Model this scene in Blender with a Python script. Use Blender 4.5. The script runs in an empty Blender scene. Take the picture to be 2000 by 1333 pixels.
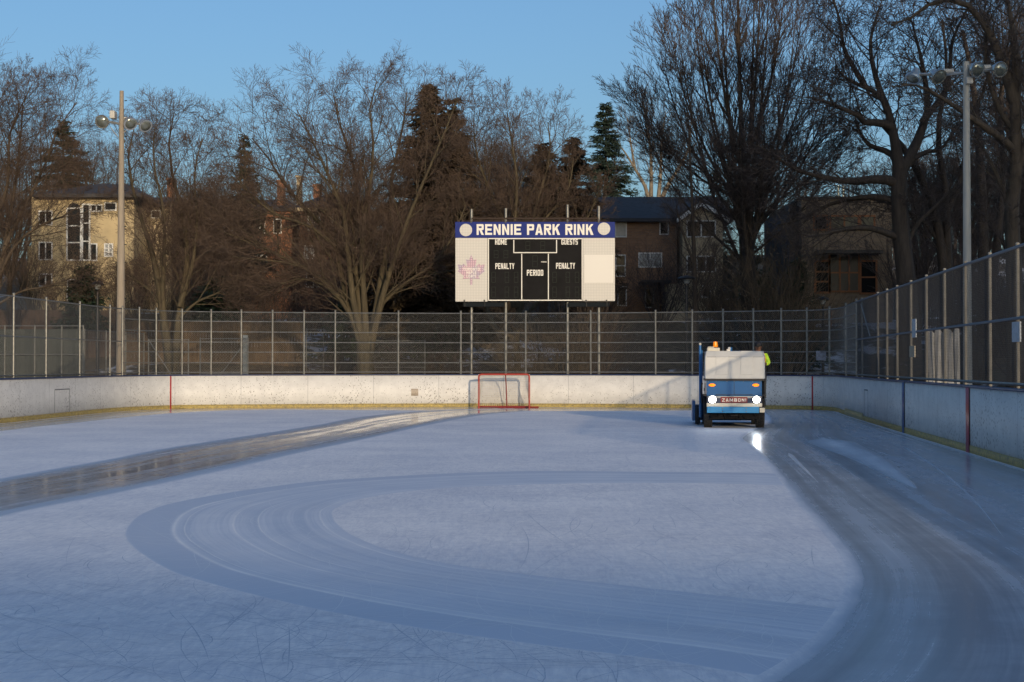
import bpy, math, random
import numpy as np
from mathutils import Vector, Matrix
R = math.radians
S = bpy.context.scene
COL = S.collection
# ------------------------------------------------------------------ camera, world, sun, exposure
F = 2956.0; CAMH = 1.6; PITCH = math.atan(44.5 / F)
cd = bpy.data.cameras.new('camera'); cam = bpy.data.objects.new('camera', cd); COL.objects.link(cam)
cd.sensor_width = 36; cd.lens = 36 * F / 2000; cd.clip_start = .1; cd.clip_end = 3000
cam.location = (0, 0, CAMH); cam.rotation_euler = (R(90) + PITCH, 0, 0); S.camera = cam
SUN_EL = R(9.2); SUN_AZ = R(15)          # sun behind the camera, a little to the right
W = bpy.data.worlds.new('World'); S.world = W; W.use_nodes = True
nt = W.node_tree; bg = nt.nodes['Background']
sky = nt.nodes.new('ShaderNodeTexSky'); sky.sky_type = 'NISHITA'; sky.sun_disc = False
sky.sun_elevation = R(9.2); sky.sun_rotation = R(165); sky.air_density = 1.0; sky.dust_density = 3.0; sky.ozone_density = 3.6
nt.links.new(sky.outputs[0], bg.inputs[0]); bg.inputs[1].default_value = .15
sd = bpy.data.lights.new('sun', 'SUN'); sun = bpy.data.objects.new('sun', sd); COL.objects.link(sun)
sd.energy = 2.1; sd.angle = R(.6); sd.color = (1, .78, .52)
trav = Vector((-math.sin(SUN_AZ) * math.cos(SUN_EL), math.cos(SUN_AZ) * math.cos(SUN_EL), -math.sin(SUN_EL)))
sun.rotation_euler = trav.to_track_quat('-Z', 'Y').to_euler(); sun.location = (20, -60, 30)
S.view_settings.view_transform = 'Standard'; S.view_settings.look = 'None'
S.view_settings.exposure = .35; S.view_settings.gamma = 1; S.view_settings.use_curve_mapping = False

def P(px, py, D):                          # photo pixel at depth D -> world point
    xr = (px - 1000) / F; yr = (666.5 - py) / F
    ca, sa = math.cos(PITCH), math.sin(PITCH)
    k = D / (ca - yr * sa)
    return Vector((xr * k, D, CAMH + (sa + yr * ca) * k))
def G(px, py, z=0):                        # photo pixel on the plane z
    xr = (px - 1000) / F; yr = (666.5 - py) / F
    ca, sa = math.cos(PITCH), math.sin(PITCH)
    k = (z - CAMH) / (sa + yr * ca)
    return (xr * k, k * (ca - yr * sa))

# ------------------------------------------------------------------ materials
def mat(name, color, rough=.6, metal=0, noise=0, nscale=5, bump=0, bscale=40, emis=None, estr=0, coat=0, spec=.5, c2=None, stretch=None):
    m = bpy.data.materials.new(name); m.use_nodes = True; t = m.node_tree; b = t.nodes['Principled BSDF']
    b.inputs['Base Color'].default_value = (*color, 1); b.inputs['Roughness'].default_value = rough
    b.inputs['Metallic'].default_value = metal; b.inputs['Coat Weight'].default_value = coat
    b.inputs['Specular IOR Level'].default_value = spec
    tc = t.nodes.new('ShaderNodeTexCoord'); src = tc.outputs['Object']
    if stretch:
        mp = t.nodes.new('ShaderNodeMapping'); mp.inputs['Scale'].default_value = stretch
        t.links.new(src, mp.inputs[0]); src = mp.outputs[0]
    if noise:
        n = t.nodes.new('ShaderNodeTexNoise'); n.inputs['Scale'].default_value = nscale; n.inputs['Detail'].default_value = 6
        n.inputs['Roughness'].default_value = .65
        t.links.new(src, n.inputs['Vector'])
        r = t.nodes.new('ShaderNodeValToRGB'); e = r.color_ramp.elements
        e[0].position = .3; e[1].position = .7
        lo = c2 if c2 else tuple(c * (1 - noise) for c in color)
        e[0].color = (*lo, 1); e[1].color = (*[min(1, c * (1 + noise * .4)) for c in color], 1)
        t.links.new(n.outputs[0], r.inputs[0]); t.links.new(r.outputs[0], b.inputs['Base Color'])
    if bump:
        n = t.nodes.new('ShaderNodeTexNoise'); n.inputs['Scale'].default_value = bscale; n.inputs['Detail'].default_value = 4
        t.links.new(src, n.inputs['Vector'])
        bp = t.nodes.new('ShaderNodeBump'); bp.inputs['Strength'].default_value = bump; bp.inputs['Distance'].default_value = .02
        t.links.new(n.outputs[0], bp.inputs['Height']); t.links.new(bp.outputs[0], b.inputs['Normal'])
    if emis:
        b.inputs['Emission Color'].default_value = (*emis, 1); b.inputs['Emission Strength'].default_value = estr
    return m
class N:                                   # tiny node helper
    def __init__(s, m): s.t = m.node_tree; s.b = s.t.nodes['Principled BSDF']
    def n(s, ty, ins=None, **kw):
        x = s.t.nodes.new(ty)
        for k, v in kw.items(): setattr(x, k, v)
        for k, v in (ins or {}).items():
            if hasattr(v, 'links') or isinstance(v, bpy.types.NodeSocket): s.t.links.new(v, x.inputs[k])
            else: x.inputs[k].default_value = v
        return x
    def math(s, op, a, b=0, clamp=False):
        x = s.n('ShaderNodeMath', {0: a, 1: b}, operation=op); x.use_clamp = clamp; return x.outputs[0]
    def ramp(s, f, stops):
        x = s.n('ShaderNodeValToRGB', {0: f}); e = x.color_ramp.elements
        while len(e) < len(stops): e.new(.5)
        for i, (p, c) in enumerate(stops):
            e[i].position = p; e[i].color = (c, c, c, 1) if isinstance(c, (int, float)) else (*c, 1)
        return x.outputs[0]
    def mix(s, f, a, b):
        x = s.n('ShaderNodeMix', data_type='RGBA')
        for k, v in ((0, f), (6, a), (7, b)):
            if isinstance(v, bpy.types.NodeSocket): s.t.links.new(v, x.inputs[k])
            else: x.inputs[k].default_value = v if k == 0 else (*v, 1)
        return x.outputs[2]
    def L(s, a, k): s.t.links.new(a, s.b.inputs[k])

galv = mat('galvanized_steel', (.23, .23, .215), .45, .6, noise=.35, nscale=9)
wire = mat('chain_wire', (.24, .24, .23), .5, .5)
wire_dark = mat('chain_wire_weathered', (.10, .10, .10), .5, .5)  # same chain wire in a darker tone, for the right fence
bluecap = mat('blue_cap', (.02, .04, .12), .4, noise=.3)
redline = mat('red_paint', (.42, .02, .03), .4)
blueline = mat('blue_paint', (.05, .09, .25), .4)
black = mat('black_paint', (.012, .012, .014), .5)
white = mat('white_paint', (.72, .72, .70), .5, noise=.1, nscale=3)
dark = mat('dark_metal', (.03, .03, .032), .5, .3)
concrete = mat('pole_concrete', (.31, .26, .20), .75, noise=.25, nscale=2.5, bump=.2, bscale=60, stretch=(3, 3, .4))
polepaint = mat('pole_paint', (.44, .42, .37), .5, noise=.25, nscale=2, stretch=(3, 3, .4))
glassdark = mat('window_glass', (.012, .013, .015), .12, spec=.18)
glasspale = mat('curtained_glass', (.30, .32, .33), .25, noise=.4, nscale=1.5)
shingle = mat('roof_shingles', (.045, .045, .05), .8, noise=.4, nscale=4, bump=.4, bscale=12)
bark_b = mat('bark_brown', (.088, .066, .046), .9, noise=.5, nscale=2.5, bump=.8, bscale=14, stretch=(3, 3, .5))
bark_g = mat('bark_mossy', (.088, .070, .040), .9, noise=.5, nscale=2.5, bump=.8, bscale=14, stretch=(3, 3, .5))
bark_d = mat('bark_dark', (.060, .046, .036), .9, noise=.5, nscale=2.5, bump=.8, bscale=14, stretch=(3, 3, .5))
bark_p = mat('bark_pale', (.23, .19, .14), .9, noise=.4, nscale=2.5, bump=.5, bscale=14)
twig_r = mat('twigs_reddish', (.100, .068, .050), .9, noise=.3, nscale=.6)
twig_b = mat('twigs_brown', (.105, .078, .050), .9, noise=.3, nscale=.6)
twig_d = mat('twigs_dark', (.080, .062, .056), .9, noise=.3, nscale=.6)
need_g = mat('needles_green', (.028, .050, .022), .8, noise=.5, nscale=1.2)
need_b = mat('needles_blue_green', (.040, .070, .050), .8, noise=.5, nscale=1.2)
need_o = mat('needles_rusty', (.080, .052, .028), .8, noise=.5, nscale=1.0, c2=(.040, .034, .018))
snow = mat('old_snow', (.62, .64, .68), .8, noise=.3, nscale=1.5)

def brick_mat(name, c1, c2, mortar, w=.4, h=.1):
    m = mat(name, c1, .85); k = N(m)
    tc = k.n('ShaderNodeTexCoord'); mp = k.n('ShaderNodeMapping', {0: tc.outputs['Object']}); mp.inputs['Rotation'].default_value = (R(90), 0, 0)
    br = k.n('ShaderNodeTexBrick', {'Vector': mp.outputs[0], 'Color1': (*c1, 1), 'Color2': (*c2, 1), 'Mortar': (*mortar, 1), 'Scale': 1.0, 'Mortar Size': .008, 'Brick Width': w, 'Row Height': h})
    n = k.n('ShaderNodeTexNoise', {'Vector': tc.outputs['Object'], 'Scale': 1.3, 'Detail': 6})
    k.L(k.mix(k.math('MULTIPLY', n.outputs[0], .5), br.outputs[0], c2), 'Base Color'); return m
stucco = mat('cream_stucco', (.50, .40, .235), .9, noise=.14, nscale=1.2, bump=.1)
brick_r = brick_mat('red_brick', (.20, .085, .045), (.13, .06, .035), (.2, .17, .14))
brick_o = brick_mat('orange_brick', (.36, .15, .07), (.26, .11, .06), (.25, .2, .16))
brick_b = brick_mat('brown_brick', (.32, .18, .10), (.22, .12, .07), (.22, .18, .15))
brick_t = brick_mat('tan_brick', (.26, .19, .125), (.18, .135, .09), (.22, .19, .15), .6, .2)
siding = mat('beige_siding', (.42, .34, .22), .8, noise=.15)
stone = brick_mat('grey_stone', (.20, .18, .155), (.14, .125, .11), (.1, .09, .08), .8, .3)
woodor = mat('orange_wood', (.28, .11, .04), .7, noise=.3)
fencewood = mat('fence_wood', (.115, .078, .046), .85, noise=.4, nscale=1.5, stretch=(4, 4, .3))

# boards: white plastic with puck marks, seams
boardm = mat('board_plastic', (.70, .69, .66), .6, spec=.3); k = N(boardm)
uv = k.n('ShaderNodeUVMap'); mp = k.n('ShaderNodeMapping', {0: uv.outputs[0]}); mp.inputs['Scale'].default_value = (14, 9, 1)
nz = k.n('ShaderNodeTexNoise', {'Vector': mp.outputs[0], 'Scale': 1.2, 'Detail': 2}); 
mx = k.n('ShaderNodeMixRGB', {0: .25, 1: mp.outputs[0], 2: nz.outputs[1]})
vo = k.n('ShaderNodeTexVoronoi', {'Vector': mx.outputs[0], 'Scale': 1.9})
dens = k.n('ShaderNodeTexNoise', {'Vector': uv.outputs[0], 'Scale': .35, 'Detail': 3})
sx = k.n('ShaderNodeSeparateXYZ', {0: uv.outputs[0]})
thr = k.math('MULTIPLY', k.math('MULTIPLY', k.ramp(dens.outputs[0], [(.35, .4), (.62, 1.)]), k.ramp(sx.outputs[1], [(0., 1.), (1., .6)])), .40)
spk = k.math('LESS_THAN', vo.outputs['Distance'], thr)
sel = k.n('ShaderNodeSeparateColor', {0: vo.outputs['Color']})
spk = k.math('MULTIPLY', spk, k.math('GREATER_THAN', sel.outputs[0], .42))
seam = k.math('LESS_THAN', k.math('PINGPONG', sx.outputs[0], 1.2), .008)
grime = k.n('ShaderNodeTexNoise', {'Vector': uv.outputs[0], 'Scale': 2.2, 'Detail': 7, 'Roughness': .7})
basec = k.mix(k.ramp(grime.outputs[0], [(.4, 0.), (.75, 1.)]), (.72, .71, .68), (.56, .55, .53))
basec = k.mix(k.math('MULTIPLY', seam, .6), basec, (.25, .25, .26))
basec = k.mix(k.math('MULTIPLY', spk, .9), basec, (.20, .18, .16)); k.L(basec, 'Base Color')
kickm = mat('kick_plate_yellow', (.44, .33, .09), .6, noise=.65, nscale=16, c2=(.12, .10, .055))

def ice_nodes(k):
    tc = k.n('ShaderNodeTexCoord'); o = tc.outputs['Object']
    n1 = k.n('ShaderNodeTexNoise', {'Vector': o, 'Scale': .45, 'Detail': 8, 'Roughness': .65})
    mp = k.n('ShaderNodeMapping', {0: o}); mp.inputs['Rotation'].default_value = (0, 0, R(24)); mp.inputs['Scale'].default_value = (6, 1.2, 1)
    n2 = k.n('ShaderNodeTexNoise', {'Vector': mp.outputs[0], 'Scale': 3, 'Detail': 6, 'Roughness': .7, 'Distortion': 1.2})
    mp3 = k.n('ShaderNodeMapping', {0: o}); mp3.inputs['Rotation'].default_value = (0, 0, R(-62)); mp3.inputs['Scale'].default_value = (7, 1, 1)
    n3 = k.n('ShaderNodeTexNoise', {'Vector': mp3.outputs[0], 'Scale': 2.2, 'Detail': 6, 'Roughness': .7, 'Distortion': 1.5})
    n5 = k.n('ShaderNodeTexNoise', {'Vector': o, 'Scale': 7., 'Detail': 5, 'Roughness': .75})
    a = k.math('ADD', k.math('MULTIPLY', n1.outputs[0], .38), k.math('ADD', k.math('MULTIPLY', n2.outputs[0], .3), k.math('MULTIPLY', n3.outputs[0], .3)))
    a = k.math('ADD', k.math('MULTIPLY', n5.outputs[0], .28), k.math('SUBTRACT', a, .08))
    return k.mix(k.ramp(a, [(.42, 0.), (.64, 1.)]), (.64, .67, .76), (.96, .955, .97)), k.ramp(a, [(.4, .6), (.68, .8)]), a
def ice_mat():
    m = mat('rough_ice', (.62, .68, .78), .5); k = N(m); c, r_, a = ice_nodes(k); k.L(c, 'Base Color'); k.L(r_, 'Roughness'); k.b.inputs['Specular IOR Level'].default_value = .25
    bp = k.n('ShaderNodeBump', {'Strength': .35, 'Distance': .01, 'Height': a}); k.L(bp.outputs[0], 'Normal'); return m
icem = ice_mat()
def track_mat(name, dk, lt, r0, r1, streak=1.0, feather=.06, us=14, vs=.35, ridges=None, fstr=.25, bump=.1, white_amt=.5, band=0, edger=0, edgew=3.2, under=None):
    """wet or scraped ice left by the resurfacer, u across the pass, v along it (metres)"""
    m = mat(name, dk, r0); k = N(m); t = m.node_tree
    uv = k.n('ShaderNodeUVMap'); sx = k.n('ShaderNodeSeparateXYZ', {0: uv.outputs[0]}); u, v = sx.outputs[0], sx.outputs[1]
    cb = k.n('ShaderNodeCombineXYZ', {0: k.math('MULTIPLY', u, us), 1: k.math('MULTIPLY', v, vs)})
    n1 = k.n('ShaderNodeTexNoise', {'Vector': cb.outputs[0], 'Scale': 1.0, 'Detail': 8, 'Roughness': .62, 'Distortion': .3})
    tc = k.n('ShaderNodeTexCoord'); n2 = k.n('ShaderNodeTexNoise', {'Vector': tc.outputs['Object'], 'Scale': 1.3, 'Detail': 8, 'Roughness': .7})
    cb2 = k.n('ShaderNodeCombineXYZ', {0: k.math('MULTIPLY', u, us * 5), 1: k.math('MULTIPLY', v, vs * 2)})
    n4 = k.n('ShaderNodeTexNoise', {'Vector': cb2.outputs[0], 'Scale': 1.0, 'Detail': 5, 'Roughness': .7})
    a = k.math('ADD', k.math('MULTIPLY', n1.outputs[0], .55), k.math('ADD', k.math('MULTIPLY', n2.outputs[0], .25), k.math('MULTIPLY', n4.outputs[0], .2)))
    f = k.ramp(a, [(.42, 0.), (.62, 1.)])
    col = k.mix(k.math('MULTIPLY', f, streak), dk, lt)
    fine = k.ramp(n4.outputs[0], [(.60, 0.), (.72, 1.)]); col = k.mix(k.math('MULTIPLY', k.math('MULTIPLY', fine, f), white_amt), col, (.74, .79, .86))
    if band:                                # smooth glossier outer band
        bn = k.math('MULTIPLY', k.math('SUBTRACT', band, u), 60, True); col = k.mix(k.math('MULTIPLY', bn, .8), col, tuple(c * .99 for c in dk))
    rr = k.n('ShaderNodeMapRange', {0: f, 3: r0, 4: r1}).outputs[0]
    for (c, w_) in (ridges or []):          # scraped snow ridge lines along the pass
        wob = k.math('MULTIPLY', k.math('SUBTRACT', n2.outputs[0], .5), .02)
        d = k.math('ABSOLUTE', k.math('SUBTRACT', k.math('ADD', u, wob), c))
        rg = k.math('MULTIPLY', k.math('SUBTRACT', 1, k.math('DIVIDE', d, w_), True), k.ramp(n2.outputs[0], [(.3, .35), (.6, 1.)]))
        col = k.mix(rg, col, (.95, .96, .98)); rr = k.math('ADD', rr, k.math('MULTIPLY', rg, .4))
    if edger:
        ee = k.math('SUBTRACT', 1, k.math('MULTIPLY', k.math('MINIMUM', u, k.math('SUBTRACT', 1, u)), edgew), True); rr = k.math('ADD', rr, k.math('MULTIPLY', k.math('MULTIPLY', ee, ee), edger)); col = k.mix(k.math('MULTIPLY', ee, .6), col, (.52, .60, .74))
    eu = k.math('MINIMUM', u, k.math('SUBTRACT', 1, u))
    al = k.math('DIVIDE', k.math('ADD', eu, k.math('MULTIPLY', k.math('SUBTRACT', k.math('ADD', k.math('MULTIPLY', n2.outputs[0], .6), k.math('MULTIPLY', n4.outputs[0], .4)), .5), fstr)), feather, True)
    if under: ic, ir = under, .3
    else: ic, ir, _ = ice_nodes(k)
    col = k.mix(al, ic, col); mr = k.n('ShaderNodeMix', data_type='FLOAT')
    for q_, v_ in ((0, al), (2, ir), (3, rr)):
        if isinstance(v_, bpy.types.NodeSocket): t.links.new(v_, mr.inputs[q_])
        else: mr.inputs[q_].default_value = v_
    k.L(col, 'Base Color'); k.L(mr.outputs[0], 'Roughness')
    sl = k.n('ShaderNodeMapRange', {0: al, 3: .25, 4: .5}); k.L(sl.outputs[0], 'Specular IOR Level')
    bp = k.n('ShaderNodeBump', {'Strength': bump, 'Distance': .004, 'Height': a}); k.L(bp.outputs[0], 'Normal'); return m

# ------------------------------------------------------------------ object helpers
def tag(o, label=None, cat=None, group=None, kind=None):
    if label: o['label'] = label
    if cat: o['category'] = cat
    if group: o['group'] = group
    if kind: o['kind'] = kind
    return o
def empty(name, loc, label=None, cat=None, group=None, rz=0):
    o = bpy.data.objects.new(name, None); COL.objects.link(o); o.location = loc; o.rotation_euler = (0, 0, rz)
    o.empty_display_size = .2
    return tag(o, label, cat, group)
def link(name, me, m=None, parent=None, loc=None):
    o = bpy.data.objects.new(name, me); COL.objects.link(o)
    if m: me.materials.append(m)
    if parent: o.parent = parent
    if loc: o.location = loc
    return o
def copy_tree(o, parent=None):
    c = o.copy(); COL.objects.link(c); c.parent = parent
    for ch in list(o.children): copy_tree(ch, c)
    return c
class MB:                                  # collects shapes of ONE mesh
    def __init__(s): s.v = []; s.f = []; s.uv = None
    def box(s, x0, x1, y0, y1, z0, z1, rz=0, c=None):
        n = len(s.v); pts = [(x, y, z) for z in (z0, z1) for y in (y0, y1) for x in (x0, x1)]
        if rz:
            cx, cy = c or ((x0 + x1) / 2, (y0 + y1) / 2); ca, sa = math.cos(rz), math.sin(rz)
            pts = [(cx + (x - cx) * ca - (y - cy) * sa, cy + (x - cx) * sa + (y - cy) * ca, z) for x, y, z in pts]
        s.v += pts
        s.f += [tuple(n + i for i in q) for q in ((0, 2, 3, 1), (4, 5, 7, 6), (0, 1, 5, 4), (1, 3, 7, 5), (3, 2, 6, 7), (2, 0, 4, 6))]; return s
    def tube(s, pts, r, sides=8, cap=True):
        pts = [Vector(p) for p in pts]; n0 = len(s.v); K = len(pts)
        rs = r if isinstance(r, (list, tuple)) else [r] * K
        prev = None
        for i, p in enumerate(pts):
            t = (pts[min(i + 1, K - 1)] - pts[max(i - 1, 0)]).normalized()
            if prev is None:
                ref = Vector((0, 0, 1)) if abs(t.z) < .9 else Vector((1, 0, 0)); a = t.cross(ref).normalized()
            else: a = (prev - t * prev.dot(t)).normalized()
            prev = a; b = t.cross(a)
            for j in range(sides):
                q = 2 * math.pi * j / sides; s.v.append(tuple(p + (a * math.cos(q) + b * math.sin(q)) * rs[i]))
        for i in range(K - 1):
            for j in range(sides):
                a0 = n0 + i * sides + j; a1 = n0 + i * sides + (j + 1) % sides
                s.f.append((a0, a1, a1 + sides, a0 + sides))
        if cap:
            s.f.append(tuple(n0 + j for j in range(sides))[::-1]); s.f.append(tuple(n0 + (K - 1) * sides + j for j in range(sides)))
        return s
    def lathe(s, prof, c, axis, sides=20):  # prof: (radius, distance along axis)
        ax = Vector(axis).normalized(); c = Vector(c)
        return s.tube([c + ax * (d + i * 1e-5) for i, (r, d) in enumerate(prof)], [r for r, d in prof], sides)
    def prism(s, poly, y0, y1):             # polygon in xz, extruded in y
        n = len(s.v); K = len(poly)
        s.v += [(x, y0, z) for x, z in poly] + [(x, y1, z) for x, z in poly]
        s.f.append(tuple(range(n, n + K))); s.f.append(tuple(range(n + 2 * K - 1, n + K - 1, -1)))
        for i in range(K): j = (i + 1) % K; s.f.append((n + i, n + K + i, n + K + j, n + j))
        return s
    def ellipsoid(s, c, r, seg=16, rings=10):
        n = len(s.v)
        for i in range(1, rings):
            a = math.pi * i / rings
            for j in range(seg):
                b = 2 * math.pi * j / seg; s.v.append((c[0] + r[0] * math.sin(a) * math.cos(b), c[1] + r[1] * math.sin(a) * math.sin(b), c[2] + r[2] * math.cos(a)))
        for i in range(rings - 2):
            for j in range(seg):
                a0 = n + i * seg + j; a1 = n + i * seg + (j + 1) % seg; s.f.append((a0, a0 + seg, a1 + seg, a1))
        s.f.append(tuple(n + j for j in range(seg))); s.f.append(tuple(n + (rings - 2) * seg + j for j in range(seg))[::-1]); return s
    def build(s, name, m, parent=None, bevel=0, smooth=False, label=None):
        me = bpy.data.meshes.new(name); me.from_pydata(s.v, [], s.f); me.validate()
        import bmesh
        bm = bmesh.new(); bm.from_mesh(me); bmesh.ops.recalc_face_normals(bm, faces=bm.faces); bm.to_mesh(me); bm.free()
        if smooth:
            me.shade_smooth()
            me.set_sharp_from_angle(angle=R(40))
        o = link(name, me, m, parent)
        if bevel:
            bv = o.modifiers.new('bevel', 'BEVEL'); bv.width = bevel; bv.segments = 2; bv.limit_method = 'ANGLE'
        if label: o['label'] = label
        return o
def np_mesh(name, V, Fc, m, parent=None, uvs=None, smooth=False):
    """V (n,3), Fc (k,4) or (k,3) numpy arrays"""
    me = bpy.data.meshes.new(name); k = Fc.shape[1]
    me.vertices.add(len(V)); me.vertices.foreach_set('co', np.asarray(V, np.float32).ravel())
    me.loops.add(Fc.size); me.loops.foreach_set('vertex_index', Fc.astype(np.int32).ravel())
    me.polygons.add(len(Fc)); me.polygons.foreach_set('loop_start', np.arange(0, Fc.size, k, dtype=np.int32))
    me.polygons.foreach_set('loop_total', np.full(len(Fc), k, np.int32))
    if uvs is not None:
        l = me.uv_layers.new(name='UVMap'); l.data.foreach_set('uv', np.asarray(uvs, np.float32)[Fc.ravel()].ravel())
    me.update(calc_edges=True)
    if smooth: me.shade_smooth()
    return link(name, me, m, parent)
def tubes_mesh(name, polys, m, parent=None, sides=3):
    """polys: list of (pts list of 3-tuples, radii list). Vectorised thin tubes."""
    by = {}
    for p, r in polys: by.setdefault(len(p), []).append((p, r))
    Vs, Fs, off = [], [], 0
    for K, lst in by.items():
        A = np.array([p for p, r in lst], float); Rr = np.array([r for p, r in lst], float); n = len(lst)
        T = np.empty_like(A); T[:, 1:-1] = A[:, 2:] - A[:, :-2]; T[:, 0] = A[:, 1] - A[:, 0]; T[:, -1] = A[:, -1] - A[:, -2]
        T /= np.linalg.norm(T, axis=2, keepdims=True) + 1e-9
        mean = A[:, -1] - A[:, 0]; mean /= np.linalg.norm(mean, axis=1, keepdims=True) + 1e-9
        ref = np.where(np.abs(mean[:, 2:3]) > .75, np.array([[1., 0, 0]]), np.array([[0, 0, 1.]]))[:, None, :]
        a = np.cross(T, np.broadcast_to(ref, T.shape)); a /= np.linalg.norm(a, axis=2, keepdims=True) + 1e-9
        b = np.cross(T, a); q = np.arange(sides) * 2 * math.pi / sides
        V = A[:, :, None, :] + Rr[:, :, None, None] * (a[:, :, None, :] * np.cos(q)[None, None, :, None] + b[:, :, None, :] * np.sin(q)[None, None, :, None])
        Vs.append(V.reshape(-1, 3))
        i = np.arange(K - 1)[:, None] * sides; j = np.arange(sides)[None, :]; j2 = (j + 1) % sides
        f = np.stack([i + j, i + j2, i + j2 + sides, i + j + sides], -1).reshape(-1, 4)
        Fs.append((f[None] + (np.arange(n) * K * sides)[:, None, None]).reshape(-1, 4) + off); off += n * K * sides
    return np_mesh(name, np.concatenate(Vs), np.concatenate(Fs), m, parent, smooth=sides > 4)
GL = {}
def _g(sv, sh):
    c = .12; v = sv; h = sh
    def bar(x0, x1, z0, z1): return [(x0, z0), (x1, z0), (x1, z1), (x0, z1)]
    def bowl(z0, z1): return [[(0.5, z1 - h), (1 - v, z1 - h), (1 - v, z0 + h), (.5, z0 + h), (.5, z0), (1 - c, z0), (1, z0 + c * .7), (1, z1 - c * .7), (1 - c, z1), (.5, z1)]]
    O = [[(c, 0), (1 - c, 0), (1, c * .7), (1 - v, h), (v, h), (0, c * .7)], [(0, c * .7), (v, h), (v, 1 - h), (0, 1 - c * .7)], [(0, 1 - c * .7), (v, 1 - h), (1 - v, 1 - h), (1, 1 - c * .7), (1 - c, 1), (c, 1)], [(1 - v, h), (1, c * .7), (1, 1 - c * .7), (1 - v, 1 - h)]]
    G_ = {'I': [bar(0, 1, 0, 1)], 'E': [bar(0, v, 0, 1), bar(v, 1, 0, h), bar(v, 1, 1 - h, 1), bar(v, .9, .5 - h / 2, .5 + h / 2)], 'F': [bar(0, v, 0, 1), bar(v, 1, 1 - h, 1), bar(v, .9, .5 - h / 2, .5 + h / 2)], 'L': [bar(0, v, 0, 1), bar(v, 1, 0, h)],
      'T': [bar(0, 1, 1 - h, 1), bar(.5 - v / 2, .5 + v / 2, 0, 1 - h)], 'H': [bar(0, v, 0, 1), bar(1 - v, 1, 0, 1), bar(v, 1 - v, .5 - h / 2, .5 + h / 2)], 'N': [bar(0, v, 0, 1), bar(1 - v, 1, 0, 1), [(v, 1), (v, .62), (1 - v, 0), (1 - v, .38)]],
      'P': [bar(0, v, 0, 1), bar(v, .5, 1 - h, 1), bar(v, .5, .42, .42 + h)] + bowl(.42, 1), 'R': [bar(0, v, 0, 1), bar(v, .5, 1 - h, 1), bar(v, .5, .44, .44 + h)] + bowl(.44, 1) + [[(.38, .44), (1 - v, 0), (1.04, 0), (.38 + v * 1.1, .44)]],
      'B': [bar(0, v, 0, 1), bar(v, .5, 1 - h, 1), bar(v, .5, .5 - h / 2, .5 + h / 2), bar(v, .5, 0, h)] + bowl(.5, 1) + bowl(0, .5), 'D': [bar(0, v, 0, 1), bar(v, .5, 1 - h, 1), bar(v, .5, 0, h)] + bowl(0, 1),
      'A': [[(-.04, 0), (v, 0), (.5, .82), (.5, 1), (.5 - v * .6, 1)], [(1.04, 0), (1 - v, 0), (.5, .82), (.5, 1), (.5 + v * .6, 1)], bar(.26, .74, .18, .18 + h)], 'K': [bar(0, v, 0, 1), [(v, .36), (v, .62), (1 - v, 1), (1.06, 1)], [(v + .12, .50), (v + .36, .68), (1.08, 0), (1 - v, 0)]],
      'M': [bar(0, v * .8, 0, 1), bar(1 - v * .8, 1, 0, 1), [(v * .8, 1), (v * .8, .6), (.5, .1), (.5, .45)], [(1 - v * .8, 1), (1 - v * .8, .6), (.5, .1), (.5, .45)]], 'O': O, 'U': [[(c, 0), (1 - c, 0), (1, c * .7), (1 - v, h), (v, h), (0, c * .7)], [(0, c * .7), (v, h), (v, 1), (0, 1)], [(1 - v, h), (1, c * .7), (1, 1), (1 - v, 1)]],
      'G': [O[0], O[1], O[2], bar(1 - v, 1, c * .9, .5), bar(.55, 1 - v, .5 - h, .5), bar(1 - v, 1, .68, 1 - c * .8)], 'S': [bar(0, 1 - c, .0, h), bar(1 - v, 1, c * .6, .5), bar(0, 1, .5 - h / 2, .5 + h / 2), bar(0, v, .5, 1 - c * .6), bar(c, 1, 1 - h, 1)],
      'Y': [bar(.5 - v / 2, .5 + v / 2, 0, .42), [(.5, .36), (.5 + v / 2, .42), (1.04, 1), (1 - v, 1), (.5, .56)], [(.5, .36), (.5 - v / 2, .42), (-.04, 1), (v, 1), (.5, .56)]], 'Z': [bar(0, 1, 0, h), bar(0, 1, 1 - h, 1), [(0, h), (v * 1.2, h), (1, 1 - h), (1 - v * 1.2, 1 - h)]]}
    return G_
def letters(name, txt, x0, x1, z0, z1, y, m, parent, sv=.3, sh=.17, gap=.2, depth=.006):
    G_ = _g(sv, sh); wd = [(.42 if ch == ' ' else sv * 1.0 if ch == 'I' else 1.3 if ch == 'M' else 1.) for ch in txt]; tot = sum(wd) + gap * (len(txt) - 1); u = (x1 - x0) / tot; x = x0; b = MB(); k_ = 0
    for ch, w in zip(txt, wd):
        if ch != ' ':
            for poly in G_[ch]: k_ += 1; b.prism([(x + px * w * u, z0 + pz * (z1 - z0)) for px, pz in poly], y - depth - (k_ % 7) * .0004, y)
        x += (w + gap) * u
    return b.build(name, m, parent)

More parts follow.
